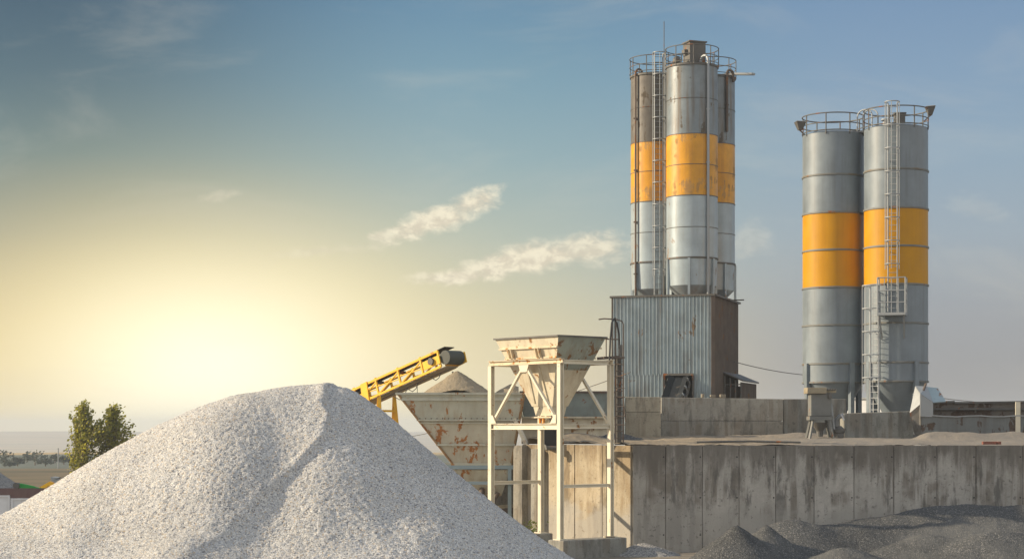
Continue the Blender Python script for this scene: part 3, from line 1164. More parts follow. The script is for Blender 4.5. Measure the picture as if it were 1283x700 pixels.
def frustum(b, z0, z1, k0, k1, out=0., faces=(0, 1, 2, 3)):
    def ringp(z, k):
        a, c_ = hu * k + out, hv * k + out
        return [H3(-a, -c_, z), H3(a, -c_, z), H3(a, c_, z), H3(-a, c_, z)]
    lo, hi = ringp(z0, k0), ringp(z1, k1)
    for i in faces:
        j = (i + 1) % 4
        b.add([lo[i], lo[j], hi[j], hi[i]], [(0, 1, 2, 3)])


zb_ = 6.25
# the two faces of the upper and lower box: front-left (along U, at -V) is 0 ; right one (along V, at -U) is 3
MBo = MB()
frustum(MBo, zb_, 9.12, hs(zb_), 1.0, 0, (0, 1, 2))
MBo.build('sheet_wall', 'hopper_cream', hop)
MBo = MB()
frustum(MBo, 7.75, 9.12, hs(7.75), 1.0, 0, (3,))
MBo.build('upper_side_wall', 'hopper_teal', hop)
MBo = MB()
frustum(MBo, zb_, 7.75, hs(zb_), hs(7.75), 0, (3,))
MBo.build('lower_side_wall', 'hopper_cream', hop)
MBo = MB()
frustum(MBo, zb_, 9.1, hs(zb_), 1.0, -.05)
MBo.build('lining', 'rust_steel', hop)
b = MB()
pr = [H3(-hu - .03, -hv - .03, 9.12), H3(hu + .03, -hv - .03, 9.12), H3(hu + .03, hv + .03, 9.12), H3(-hu - .03, hv + .03, 9.12)]
for i in range(4):
    b.bar(pr[i], pr[(i + 1) % 4], .09, .06)
b.build('rim', 'dark_steel', hop)
b = MB()
k = hs(8.68)
for z, w in ((8.68, .10), (8.26, .06)):
    k = hs(z)
    e = [H3(-hu * k - .03, -hv * k - .03, z), H3(hu * k + .03, -hv * k - .03, z), H3(hu * k + .03, hv * k + .03, z), H3(-hu * k - .03, hv * k + .03, z)]
    b.bar(e[0], e[1], w, .07)
    b.bar(e[2], e[3], w, .07)
b.build('stiffener', 'rusty_cream', hop)
for a in (-.75, -.55, 1.0, 1.2):
    k0, k1 = hs(8.27), hs(8.66)
    b = MB().prism([H3(a, -hv * k0 - .02, 8.27), H3(a, -hv * k1 - .02, 8.66), H3(a, -hv * k1 - .16, 8.66), H3(a, -hv * k0 - .16, 8.27)],
                   (U.x * .05, U.y * .05, 0))
    b.build('gusset', 'rusty_cream', hop)
b = MB()       # ribs along the lower cone
for a in (-1, 1):
    k0, k1 = hs(6.4), hs(7.9)
    b.bar(H3(a * .55 * k0 * 2.2, -hv * k0 - .02, 6.4), H3(a * .55 * k1, -hv * k1 - .02, 7.9), .1, .05)
b.build('rib', 'hopper_cream', hop)
b = MB()
kb = hs(zb_)
b.hexa([H3(-.50, -.36, 5.85), H3(.50, -.36, 5.85), H3(.50, .36, 5.85), H3(-.50, .36, 5.85),
        H3(-.62, -.42, 6.33), H3(.62, -.42, 6.33), H3(.62, .42, 6.33), H3(-.62, .42, 6.33)])
b.build('outlet_box', 'hopper_cream', hop)
MB().hexa([H3(-.62, -.5, 5.76), H3(.62, -.5, 5.76), H3(.62, .5, 5.76), H3(-.62, .5, 5.76),
           H3(-.62, -.5, 5.82), H3(.62, -.5, 5.82), H3(.62, .5, 5.82), H3(-.62, .5, 5.82)]).build('outlet_flange', 'rusty_cream', hop)
for a in (-.05, .18):
    p_ = H3(a, -.4, 5.76)
    MB().tube(p_, p_ - Vector((0, 0, .33)), .06, 8).build('gate_actuator', 'orange', hop)

# ================================================================ AGGREGATE BINS
BDp = 84.6
bn = thing('aggregate_bin', 'big green grey aggregate bin with a slanting end and rust patches', 'bin', (X(590, BDp), BDp + 1.5, 0))
dep = 3.4


def binpts(py, pl, pr_, off_f, off_b):
    d0 = BDp + off_f
    z = Z(py, BDp)
    xl_, xr_ = X(pl, BDp), X(pr_, BDp)
    return [Vector((xl_, d0, z)), Vector((xr_, d0, z)), Vector((xr_ + .0, BDp + dep - off_b, z)), Vector((xl_, BDp + dep - off_b, z))]


lv = [(492, 497, 657), (527, 524.5, 651), (557, 547.5, 645.5), (583, 567.5, 640.5)]
rings = []
for py, pl, pr_ in lv:
    k = (py - 492) / 91.
    rings.append(binpts(py, pl, pr_, .75 * k, .9 * k))
for i, (mt, nm) in enumerate((('bin_paint', 'upper_panel'), ('bin_lower', 'middle_panel'), ('bin_lower', 'lower_panel'))):
    hi, lo = rings[i], rings[i + 1]
    b = MB()
    b.add([lo[0], lo[1], hi[1], hi[0]], [(0, 1, 2, 3)])
    b.add([lo[2], lo[3], hi[3], hi[2]], [(0, 1, 2, 3)])
    b.add([lo[3], lo[0], hi[0], hi[3]], [(0, 1, 2, 3)])
    b.build(nm, mt, bn)
b = MB()
for i in range(3):
    hi, lo = rings[i], rings[i + 1]
    b.add([lo[1], lo[2], hi[2], hi[1]], [(0, 1, 2, 3)])
b.build('right_end', 'bin_rust', bn)
b = MB()
ins = [Vector((.06, .06, 0)), Vector((-.06, .06, 0)), Vector((-.06, -.06, 0)), Vector((.06, -.06, 0))]
for i in range(3):
    hi, lo = [p_ + q_ for p_, q_ in zip(rings[i], ins)], [p_ + q_ for p_, q_ in zip(rings[i + 1], ins)]
    for j in range(4):
        b.add([lo[j], lo[(j + 1) % 4], hi[(j + 1) % 4], hi[j]], [(0, 1, 2, 3)])
b.build('lining', 'bin_rust', bn)
b = MB()
for j in range(4):
    b.bar(rings[0][j] + Vector((0, 0, -.03)), rings[0][(j + 1) % 4] + Vector((0, 0, -.03)), .14, .1)
b.build('rim', 'bin_paint', bn)


def lerp_ring(py):
    for (a, ra), (c_, rc) in zip(list(zip(lv, rings))[:-1], list(zip(lv, rings))[1:]):
        if a[0] <= py <= c_[0]:
            t = (py - a[0]) / (c_[0] - a[0])
            return [p_.lerp(q_, t) for p_, q_ in zip(ra, rc)]


b = MB()
for py, w, h in ((500, .10, .12), (526, .16, .07), (529.5, .08, .05), (557, .14, .09), (581.5, .14, .10)):
    q = lerp_ring(py)
    for j in (0, 3):
        b.bar(q[j] - Vector((0, .03, 0)), q[(j + 1) % 4] - Vector((0, .03, 0)), w, h)
b.build('stiffener', 'bin_paint', bn)
b = MB()
q = lerp_ring(524)
for i in range(18):
    p_ = q[0].lerp(q[1], (i + .5) / 18) + Vector((0, -.06, 0))
    b.tube(p_, p_ - Vector((0, .035, 0)), .03, 6)
b.build('bolt', 'rust_steel', bn)
b = MB()      # edge stiffener down the sloping left end
b.bar(rings[0][0] + Vector((.02, -.02, 0)), rings[3][0] + Vector((.02, -.02, 0)), .09, .09)
b.build('edge_strip', 'bin_rust', bn)
b = MB()
b.bar(rings[0][1] + Vector((0, -.02, 0)), rings[3][1] + Vector((0, -.02, 0)), .09, .09)
b.build('edge_strip', 'bin_rust', bn)
# weigh hopper under the bin
r3 = rings[3]
zq = Z(622, BDp)
lowq = [Vector((X(592, BDp), BDp + 1.3, zq)), Vector((X(628, BDp), BDp + 1.3, zq)), Vector((X(628, BDp), BDp + 2.0, zq)), Vector((X(592, BDp), BDp + 2.0, zq))]
hiq = [p_.lerp(q_, .06) - Vector((0, 0, .12)) for p_, q_ in zip(r3, lowq)]
b = MB()
for j in range(4):
    b.add([lowq[j], lowq[(j + 1) % 4], hiq[(j + 1) % 4], hiq[j]], [(0, 1, 2, 3)])
b.build('weigh_hopper', 'bin_lower', bn)
b = MB()
zbm = Z(582, BDp)
b.bar((X(556, BDp), BDp + .72, zbm - .12), (X(644, BDp), BDp + .72, zbm - .12), .15, .18)
b.bar((X(556, BDp), BDp + 2.6, zbm - .12), (X(644, BDp), BDp + 2.6, zbm - .12), .15, .18)
b.build('bearing_beam', 'blue_steel', bn)
zb2 = Z(605, BDp)
MB().bar((X(560, BDp), BDp + .5, zb2), (X(660, BDp), BDp + .5, zb2), .14, .14).build('bearing_beam', 'blue_steel', bn)
for px_, oy in ((561, .72), (638.5, .72), (561, 2.6), (638.5, 2.6)):
    MB().post(X(px_, BDp), BDp + oy, 0, zbm - .21, .17).build('leg', 'blue_steel', bn)
MB().bar((X(645, BDp), BDp + .3, Z(524, BDp)), (X(664, BDp), BDp - .05, Z(566, BDp)), .2, .16).build('brace', 'cream_steel', bn)

# sand inside the bin
g_x, g_y = np.meshgrid(np.linspace(X(506, BDp), X(650, BDp), 130), np.linspace(BDp + .15, BDp + dep - .15, 70))


def cone_h(x, y, cx, cy, h, s, rr=.12):
    return h - s * (np.sqrt((x - cx) ** 2 + (y - cy) ** 2 + rr * rr) - rr)


sx, sy = X(573, BDp + 1.6), BDp + 1.6
hz = np.maximum(cone_h(g_x, g_y, sx, sy, Z(465, BDp + 1.6), .68), cone_h(g_x, g_y, X(641, BDp + 1.9), BDp + 1.9, Z(481, BDp + 1.9), .6))
hz = np.maximum(hz, 6.80 + .05 * fbm(g_x, g_y, 1.5, 3, 4))
hz = hz + .02 * fbm(g_x, g_y, 5, 4, 6) + RNG.uniform(-.008, .008, hz.shape)
# keep the sand inside the sloping walls
edge_l = (g_x - X(500, BDp)) * 1.2
hz = np.minimum(hz, 6.62 + np.clip(edge_l, 0, 9) + .1)
tag(grid_mesh('sand_heap', g_x, g_y, hz, 'sand', (sx, sy, 6.8)), 'pointed heap of tan sand filling the big bin', 'sand heap')

# second bin further right, seen through the frame
D2 = 87.6
b2 = thing('aggregate_bin', 'blue grey aggregate bin seen through the cream frame', 'bin', (X(715, D2), D2 + 1, 4.7))
b = MB()
x0, x1 = X(651, D2), X(772, D2)
zt_, zl_ = Z(491, D2), Z(522, D2)
b.hexa([(x0 + .25, D2 + .35, zl_), (x1 - .1, D2 + .35, zl_), (x1 - .1, D2 + .42, zl_), (x0 + .25, D2 + .42, zl_),
        (x0, D2, zt_), (x1, D2, zt_), (x1, D2 + .07, zt_), (x0, D2 + .07, zt_)])
b.build('front_panel', 'bin_blue', b2)
b = MB()
b.hexa([(x0, D2 + 3, zl_), (x1, D2 + 3, zl_), (x1, D2 + 3.07, zl_), (x0, D2 + 3.07, zl_), (x0, D2 + 3.2, zt_ - .05), (x1, D2 + 3.2, zt_ - .05), (x1, D2 + 3.27, zt_ - .05), (x0, D2 + 3.27, zt_ - .05)])
b.hexa([(x0 + .2, D2 + .43, zl_), (x0 + .27, D2 + .43, zl_), (x0 + .27, D2 + 3, zl_), (x0 + .2, D2 + 3, zl_), (x0 - .05, D2 + .08, zt_), (x0 + .02, D2 + .08, zt_), (x0 + .02, D2 + 3.2, zt_ - .05), (x0 - .05, D2 + 3.2, zt_ - .05)])
b.hexa([(x1 - .17, D2 + .43, zl_), (x1 - .1, D2 + .43, zl_), (x1 - .1, D2 + 3, zl_), (x1 - .17, D2 + 3, zl_), (x1 - .07, D2 + .08, zt_), (x1, D2 + .08, zt_), (x1, D2 + 3.2, zt_ - .05), (x1 - .07, D2 + 3.2, zt_ - .05)])
b.build('side_panel', 'bin_blue', b2)
b = MB()
b.bar((x0, D2 - .02, zt_), (x1 + .05, D2 - .02, zt_), .12, .1)
b.build('rim', 'rust_steel', b2)
b = MB()
b.span((x0 + .1, D2 + .2, 4.6), (x1, D2 + 2.9, zl_ - .03))
b.build('base', 'hopper_cream', b2)
b = MB()
b.bar((x0, D2 + .12, zl_ - .02), (x1 + .1, D2 + .12, zl_ - .02), .16, .08)
b.bar((x0, D2 + .14, Z(536, D2)), (x1 + .1, D2 + .14, Z(536, D2)), .1, .08)
b.build('ledge', 'hopper_cream', b2)
g2x, g2y = np.meshgrid(np.linspace(x0 + .15, x1 - .15, 70), np.linspace(D2 + .2, D2 + 3.0, 40))
h2 = np.maximum(cone_h(g2x, g2y, X(668, D2 + 1.2), D2 + 1.2, Z(484, D2 + 1.2), .5), 6.75 + .06 * fbm(g2x, g2y, 1.3, 3, 12)) + .02 * fbm(g2x, g2y, 5, 3, 13)
h2 = np.minimum(h2, 7.25)
tag(grid_mesh('sand_heap', g2x, g2y, h2, 'sand', (X(668, D2), D2 + 1, 6.7)), 'low heap of sand in the blue grey bin behind the frame', 'sand heap')

# dark feeder box standing on the end of the wall
fb = thing('belt_feeder', 'black feeder box with a roller at the end of the retaining wall, below the hopper', 'feeder', (X(686, 82.5), 82.6, 4.6))
b = MB()
b.span((X(674, 82.4), 82.2, 4.55), (X(698, 82.4), 83.4, 5.45))
b.build('box', 'black', fb)
b = MB()
b.path([P(676, 562, 82.0), P(677, 557.5, 82.0), P(680, 556, 82.0), P(683, 558, 82.0), P(684, 563, 82.0)], .05, 7)
b.build('bent_pipe', 'cream_steel', fb)
MB().tube(P(675, 561, 82.1), P(697, 561, 82.1), .1, 10).build('roller', 'dark_steel', fb)

# machinery in the dark space beneath the bins: collecting conveyor and the rear wall
cl = thing('collecting_conveyor', 'dusty collecting conveyor in the dark space under the big bin', 'conveyor', (X(615, 86), 86, 0))
b = MB()
b.bar((X(560, 86.3), 86.3, 1.4), (X(700, 86.3), 86.3, 1.9), .9, .12)
b.build('belt', 'belt_under', cl)
for oy in (85.8, 86.8):
    MB().bar((X(560, 86), oy, 1.2), (X(700, 86), oy, 1.7), .1, .25).build('side_rail', 'rust_steel', cl)
for k in range(7):
    px_ = 575 + k * 15
    z_ = 1.25 + .5 * (px_ - 560) / 140
    b = MB()
    for oy in (85.72, 86.88):
        b.post(X(px_, 86), oy, 0, z_, .09)
    b.bar((X(px_, 86), 85.72, .6), (X(px_, 86), 86.88, .6), .07)
    b.build('stand', 'rust_steel', cl)
b = MB()
b.tube((X(604, 86), 85.75, 2.5), (X(604, 86), 85.4, 2.0), .14, 10)
b.tube((X(624, 86), 85.6, 2.35), (X(618, 86), 85.5, 1.9), .1, 10)
b.span((X(612, 86), 85.6, 2.0), (X(617, 86), 85.9, 2.6))
b.build('gate_drive', 'rust_steel', cl)
bw = thing('concrete_wall', 'dark concrete wall at the back of the space under the big bin', 'wall', (X(640, 89), 89.4, 0))
MB().span((X(577, 89.4), 89.4, -.2), (X(700, 89.4), 89.8, 4.3)).build('wall_body', 'concrete_low', bw, bevel=.03)

# weeds at the base of the end pillar
wv, wf = [], []
for _ in range(160):
    c_ = np.array([X(668, 80), 80.6, .9]) + np.array([random.gauss(0, .25), random.gauss(0, .2), random.uniform(-.9, .35)])
    d_ = Vector((random.gauss(0, 1), random.gauss(0, 1), random.gauss(.6, .6))).normalized() * .12
    e_ = d_.orthogonal().normalized() * .05
    c_ = Vector(c_)
    wf.append(tuple(range(len(wv), len(wv) + 4)))
    wv += [tuple(c_ - e_), tuple(c_ + d_ * .5 - e_ * 1.5), tuple(c_ + d_), tuple(c_ + d_ * .5 + e_ * 1.5)]
b = MB().add(wv, wf)
tag(b.build('weed', 'weed', org=(X(668, 80), 80.6, 0)), 'green weed growing against the concrete pillar beside the white gravel', 'plant')

# caged access ladder between the frame and the building
al = thing('access_ladder', 'rusty access ladder with a small platform between cream frame and corrugated building', 'ladder', (X(774, 82.5), 82.5, 4.7))
dA = Vector((.28, -1)).normalized()
pA = Vector((X(773, 82.5), 82.5))
tA = Vector((1, .28)).normalized()
b = MB()
qa, qb_ = pA - tA * .06, pA + tA * .30
b.bar((qa.x, qa.y, 4.6), (qa.x, qa.y, Z(398, 82.5)), .07)
b.bar((qb_.x, qb_.y, 4.6), (qb_.x, qb_.y, Z(440, 82.5)), .06)
z = 4.9
while z < 8.6:
    b.tube((qa.x, qa.y, z), (qb_.x, qb_.y, z), .022, 5)
    z += .3
b.build('rails', 'rust_steel', al)
b = MB()
b.post(pA.x + .1, pA.y + .35, 4.6, Z(447, 82.5), .2, .2)
b.build('post', 'dark_steel', al)
b = MB()
p_c = P(767, 448, 82)
b.box((p_c.x, p_c.y, p_c.z), (.95, .8, .08), .2)
b.bar(P(748, 449, 81.7), P(776, 447, 81.7), .08, .12)
b.build('platform', 'rust_steel', al)
b = MB()
b.path([P(750, 400, 82), P(757, 399, 82), P(772, 400, 82), P(779, 402, 82.2), P(781, 406, 82.3), P(781, 440, 82.4), P(781, 500, 82.4), P(784, 528, 82.4)], .03, 6)
b.path([P(751, 422, 82), P(760, 424.5, 82), P(776, 425, 82)], .03, 6)
b.path([P(759.5, 424, 82), P(759.5, 447, 82)], .025, 6)
for py in (456, 471, 486, 497, 509, 521, 532):
    b.path([P(770, py, 82.5), P(783 - (4 if py < 480 else 0), py, 82.35)], .022, 5)
b.build('cage', 'rust_steel', al)
b = MB()
b.span(P(775.5, 446, 81.8), P(779.5, 432, 82.0))
b.build('switch_box', 'dark_steel', al)
hs_ = MB().path([P(776, 437, 81.9), P(775.5, 420, 81.8), P(773, 405, 81.7), P(769.5, 399, 81.6), P(766.5, 404, 81.5), P(764.5, 425, 81.3),
                 P(763.5, 455, 81.2), P(764, 480, 81.2), P(766, 495, 81.2), P(768, 503, 81.2)], .045, 7)
tag(hs_.build('hose', 'black', org=P(766, 500, 81.2)), 'black rubber hose looped over the rusty ladder rail', 'hose')

# ================================================================ YELLOW CONVEYOR
yc = thing('stacker_conveyor', 'yellow lattice conveyor rising from behind the white gravel to the sand bin', 'conveyor', (-9.5, 96.5, 0))
head = P(566, 448, 86.6)
cd = Vector((.76, -.65, 0)).normalized()
rise = math.tan(R(17.2))
cd = Vector((cd.x, cd.y, rise)).normalized()
cs_ = Vector((-cd.y, cd.x, 0)).normalized()
if cs_.y < 0:
    cs_ = -cs_            # away from the camera (and to the right)
cn = cd.cross(cs_)
if cn.z < 0:
    cn = -cn
LEN = 26.5
W2 = .52


def Y3(s, w, h):     # s metres back from the head, w across, h up
    return head - cd * s + cs_ * w + cn * h


for w, nm in ((-W2, 'near_truss'), (W2, 'far_truss')):
    b = MB()
    b.bar(Y3(.30, w, .42), Y3(LEN, w, .42), .10, .10, cn)
    b.bar(Y3(.33, w, .42), Y3(.33, w, -.36), .09, .09, cd)
    b.bar(Y3(.35, w, -.34), Y3(LEN, w, -.34), .10, .10, cn)
    n_ = 16
    stp = (LEN - 1.6) / n_
    for k in range(n_ + 1):
        s = 1.5 + k * stp
        b.bar(Y3(s, w, -.36), Y3(s, w, .52), .09, .09, cd)
        if k < n_:
            b.bar(Y3(s, w, .3), Y3(s + stp, w, -.3), .06, .06, cs_)
            b.bar(Y3(s + stp * .05, w, -.05), Y3(s + stp, w, .08), .045, .045, cs_)
    b.build(nm, 'machine_yellow', yc)
b = MB()
b.plate([Y3(.25, -W2 - .06, .2), Y3(1.35, -W2 - .06, .2), Y3(1.35, -W2 - .06, -.2), Y3(.25, -W2 - .06, -.2)], .05)
b.build('bearing_plate', 'machine_yellow', yc)
MB().tube(Y3(.75, -W2 - .09, .05), Y3(.75, -W2 - .2, .05), .17, 14).build('bearing', 'dark_steel', yc)
b = MB()
b.plate([Y3(-.35, W2 + .08, .2), Y3(1.0, W2 + .08, .36), Y3(1.0, W2 + .08, -.36), Y3(-.35, W2 + .08, -.3)], .06)
b.build('bearing_plate', 'machine_yellow', yc)
b = MB()
b.tube(Y3(-.02, -W2 + .02, 0), Y3(-.05, W2 - .02, 0), .33, 28)
b.build('head_drum', 'drum', yc)
b = MB()
b.bar(Y3(0, 0, .53), Y3(LEN, 0, .53), .7, .03, cn)
b.build('belt', 'rubber', yc)
MB().bar(Y3(.1, 0, -.40), Y3(LEN, 0, -.40), .85, .03, cn).build('return_belt', 'belt_under', yc)
for k in range(10):
    s = 1.9 + k * 1.56
    b = MB()
    b.tube(Y3(s, -.4, .43), Y3(s, .4, .43), .07, 8)
    b.bar(Y3(s, -W2, .36), Y3(s, W2, .36), .06)
    b.build('idler_roller', 'dark_steel', yc)
b = MB()
for k in range(9):
    s = 1.5 + k * 2.6
    b.bar(Y3(s, -W2, -.3), Y3(s, W2, -.3), .07)
b.build('cross_member', 'machine_yellow', yc)
b = MB()
b.plate([Y3(5.15, -W2 - .07, .5), Y3(5.6, -W2 - .07, .5), Y3(5.75, -W2 - .07, -.85), Y3(5.3, -W2 - .07, -.85)], .06)
b.build('side_plate', 'machine_yellow', yc)
b = MB()      # belt guard pipe hanging under the return belt, with loops of cable
b.path([Y3(.2, -.35, -.55), Y3(4.6, -.35, -.55)], .03, 6)
b.path([Y3(.6, W2, -.5), Y3(.45, W2, -.75), Y3(.3, W2, -1.05)], .05, 6)
b.build('guard_pipe', 'rust_steel', yc)
b = MB()
for s, L_ in ((.9, .35), (2.5, .4), (3.4, .55)):
    b.path([Y3(s - L_, -.35, -.55) + Vector((0, 0, -.02)), Y3(s - L_ * .6, -.35, -.55) - Vector((0, 0, L_ * .6)), Y3(s, -.35, -.55) - Vector((0, 0, L_ * .75)),
            Y3(s + L_ * .5, -.35, -.55) - Vector((0, 0, L_ * .4)), Y3(s + L_, -.35, -.55)], .02, 5)
p_ = Y3(2.2, -.3, -.5)
b.path([p_, p_ - Vector((0, 0, 1.1))], .015, 5)
b.build('cable', 'black', yc)
for s in (4.6, 16.5):
    b = MB()
    for w in (-W2, W2):
        t_ = Y3(s, w, -.38)
        for dd in (-1, 1):
            f_ = t_ - Vector((cd.x, cd.y, 0)) * (dd * .7) + Vector((cs_.x, cs_.y, 0)) * (w * .6)
            b.bar(t_, Vector((f_.x, f_.y, -.1)), .16)
    for z in (t_.z - .75, t_.z * .5):
        for dd in (-1, 1):
            u_ = 1 - z / t_.z
            e0 = [Y3(s, w, -.38) - Vector((cd.x, cd.y, 0)) * (dd * .7 * u_) + Vector((cs_.x, cs_.y, 0)) * (w * .6 * u_) for w in (-W2, W2)]
            b.bar(Vector((e0[0].x, e0[0].y, z)), Vector((e0[1].x, e0[1].y, z)), .1)
    b.build('support_leg', 'machine_yellow', yc)
b = MB()
b.span((Y3(LEN, 0, 0).x - .6, Y3(LEN, 0, 0).y - .6, -.1), (Y3(LEN, 0, 0).x + .6, Y3(LEN, 0, 0).y + .6, .6))
b.build('tail_box', 'machine_yellow', yc)

# ================================================================ RIGHT OF THE YARD
DF = 87.0
du = thing('dust_filter', 'grey dust filter unit on splayed legs beside the left yard silo', 'machine', (X(1027, DF), DF, 4.85))
b = MB()
b.span((X(1014, DF), DF - .45, Z(521, DF)), (X(1040, DF), DF + .45, Z(493, DF)))
b.build('body', 'machine_grey', du, bevel=.03)
b = MB()
b.span((X(1009, DF), DF - .6, Z(493, DF)), (X(1033, DF), DF + .5, Z(485.5, DF)))
b.span((X(1033.3, DF), DF - .4, Z(492, DF)), (X(1046, DF), DF + .4, Z(487, DF)))
b.build('cap', 'belt_under', du, bevel=.02)
b = MB()
for k in range(4):
    b.tube((X(1035 + k * 3, DF), DF - .42, Z(488, DF)), (X(1035 + k * 3, DF), DF - .5, Z(488, DF)), .05, 6)
b.tube((X(1037.5, DF), DF - .5, Z(492, DF)), (X(1037.5, DF), DF - .5, Z(499, DF)), .1, 10)
b.build('valve', 'dark_steel', du)
b = MB()
b.span((X(1012.5, DF), DF - .52, Z(526, DF)), (X(1041.5, DF), DF + .52, Z(521.3, DF)))
b.build('flange', 'machine_grey', du)
for sx_, sy_ in ((-1, -1), (1, -1), (1, 1), (-1, 1)):
    MB().bar((X(1027, DF) + sx_ * .38, DF + sy_ * .4, Z(526, DF)), (X(1027, DF) + sx_ * .58, DF + sy_ * .55, 4.75), .1).build('leg', 'machine_grey', du)
b = MB()
b.lathe([(.42, 5.62), (.16, 5.2), (.16, 4.95)], (X(1027, DF), DF, 0), 20)
b.build('discharge_cone', 'dark_steel', du)
pu = thing('slurry_pump', 'small dark pump with an elbow pipe beside the dust filter', 'pump', (X(1050, 87.6), 87.6, 4.85))
b = MB()
b.lathe([(0, 4.7), (.32, 4.7), (.32, 5.1), (.36, 5.15), (.36, 5.3), (.2, 5.45), (0, 5.5)], (X(1049, 87.6), 87.6, 0), 22)
b.build('casing', 'dark_steel', pu)
b = MB()
b.path([(X(1048, 87.5), 87.5, 5.4), (X(1048, 87.5), 87.4, 5.75), (X(1051, 87.5), 87.3, 5.9), (X(1056, 87.5), 87.3, 5.95)], .11, 9)
b.tube((X(1044, 87.5), 87.3, 5.3), (X(1040, 87.5), 87.3, 6.5), .06, 8)
b.build('elbow_pipe', 'steel_grey', pu)
MB().bar(P(1054, 519, 87.2), P(1057.5, 526, 87.2), .07).build('handle', 'white_paint', pu)

# trough
DT = 86.2
tr = thing('steel_trough', 'long rusty steel trough with dark inside on the yard', 'trough', (X(1220, DT), DT, 4.85))
b = MB()
xe = X(1283, DT) + 3.0
b.span((X(1154, DT), DT, 4.75), (xe, DT + .06, Z(521.5, DT)))
b.build('front_plate', 'trough_steel', tr)
b = MB()
b.span((X(1168, DT + 1.6), DT + 1.6, 4.75), (xe, DT + 1.66, Z(503, DT + 1.6)))
b.build('back_plate', 'dark_sheet', tr)  # back plate in a dark brown sheet
b = MB()
n_ = 14
for k in range(n_):
    xa = X(1154, DT) + (xe - X(1154, DT)) * k / n_
    xb = X(1154, DT) + (xe - X(1154, DT)) * (k + 1) / n_
    za = Z(521, DT) + .03 * math.sin(k * 1.7)
    zb3 = Z(521, DT) + .03 * math.sin((k + 1) * 1.7)
    b.bar((xa, DT + .0, za), (xb, DT + .0, zb3), .16, .05)
b.build('front_lip', 'steel_grey', tr)
b = MB()
b.bar((X(1168, DT), DT + 1.58, Z(504, DT + 1.6)), (X(1206, DT), DT + 1.58, Z(503, DT + 1.6)), .14, .1)
b.bar((X(1206, DT) + .02, DT + 1.56, Z(504.5, DT + 1.6)), (xe, DT + 1.56, Z(502, DT + 1.6)), .14, .09)
b.bar((X(1168, DT), DT + 1.5, Z(512, DT + 1.6)), (xe, DT + 1.5, Z(512, DT + 1.6)), .12, .1)
b.build('back_lip', 'dark_steel', tr)
for px_ in (1275, 1310):
    b = MB()
    b.span((X(px_ - 3, DT), DT - .07, 4.75), (X(px_ + 3, DT), DT - .005, Z(503, DT)))
    b.build('post', 'cream_steel', tr)
b = MB()
b.span((X(1168.5, DT), DT + .08, 4.75), (xe, DT + 1.5, 5.05))
b.build('floor', 'black', tr)
ch = thing('chute', 'grey sheet metal chute with tilted top plates left of the trough', 'chute', (X(1162, DT), DT + .4, 4.85))
b = MB()
b.plate([P(1153, 521, DT - .05), P(1169, 521, DT - .05), P(1169, 504, DT - .05), P(1153, 493, DT - .05)], .04)
b.plate([P(1147, 483.5, DT + .75), P(1161.5, 484, DT + .75), P(1169, 504, DT - .05), P(1153, 493, DT - .05)], .04)
b.build('front_plate', 'steel_grey', ch)
b = MB()
b.plate([P(1161.8, 484.8, DT + .8), P(1175, 486, DT + .95), P(1185, 503, DT + .2), P(1169, 504.2, DT + .0)], .04)
b.build('top_plate', 'blue_steel', ch)
b = MB()
b.plate([P(1153, 493.2, DT - .02), P(1153, 507, DT - .02), P(1140, 517, DT + .9), P(1147, 483.7, DT + .80)], .03)
b.build('left_plate', 'ladder_grey', ch)
b = MB()
b.plate([P(1140, 517, DT + .2), P(1153, 506, DT + .0), P(1154, 545, DT + .0), P(1146, 545, DT + .3)], .04)
b.build('lower_plate', 'dark_steel', ch)
b = MB()
b.tube(P(1157, 489, DT + .3), P(1160, 481, DT + .9), .06, 7)
b.build('hinge', 'rust_steel', ch)

# bricks and pipe lying on the wall edge
for i, (px_, w_, a_) in enumerate(((1236, .36, .05), (1244.5, .24, -.1), (1251, .16, .3))):
    p_ = P(px_, 557, 79.25)
    o = MB().box((p_.x, p_.y, 4.70), (w_, .2, .13), a_).build('brick', 'brick', org=(p_.x, p_.y, 4.63), bevel=.012)
    tag(o, ['long red brick on the wall top, left of three', 'middle red brick on the wall top', 'smallest red brick piece on the wall top, right of three'][i], 'brick', 'red bricks lying on the retaining wall')
b = MB().path([P(873, 553.6, 79.7), P(905, 553.0, 79.7), P(940, 552.4, 79.75), P(975, 553.2, 79.7), P(1003, 553.8, 79.7)], .045, 8)
tag(b.build('pipe', 'dark_steel', org=P(940, 555, 79.7)), 'thin dark pipe lying along the top edge of the retaining wall', 'pipe')

# cables
def cable(p0, p1, sag, label, r=.022):
    pts = []
    for k in range(17):
        t = k / 16
        q_ = Vector(p0).lerp(Vector(p1), t)
        q_.z -= sag * 4 * t * (1 - t)
        pts.append(q_)
    return tag(MB().path(pts, r, 5).build('power_cable', 'dark_steel', org=pts[0]), label, 'cable', 'overhead cables')


cable(B3(-.1, 5.5, Z(453, 104)), P(1030, 471, 110), .15, 'thin cable from the corrugated building towards the yard silos', .022)
cable(P(1120, 488, 118), P(1300, 505, 130), .3, 'upper thin cable sloping down behind the steel trough', .025)
cable(P(1120, 489.5, 118.5), P(1300, 509, 130), .35, 'lower thin cable sloping down behind the steel trough', .025)
cable(P(380, 563, 130), P(790, 466, 92), .8, 'thin cable crossing the sky behind the big bin', .02)

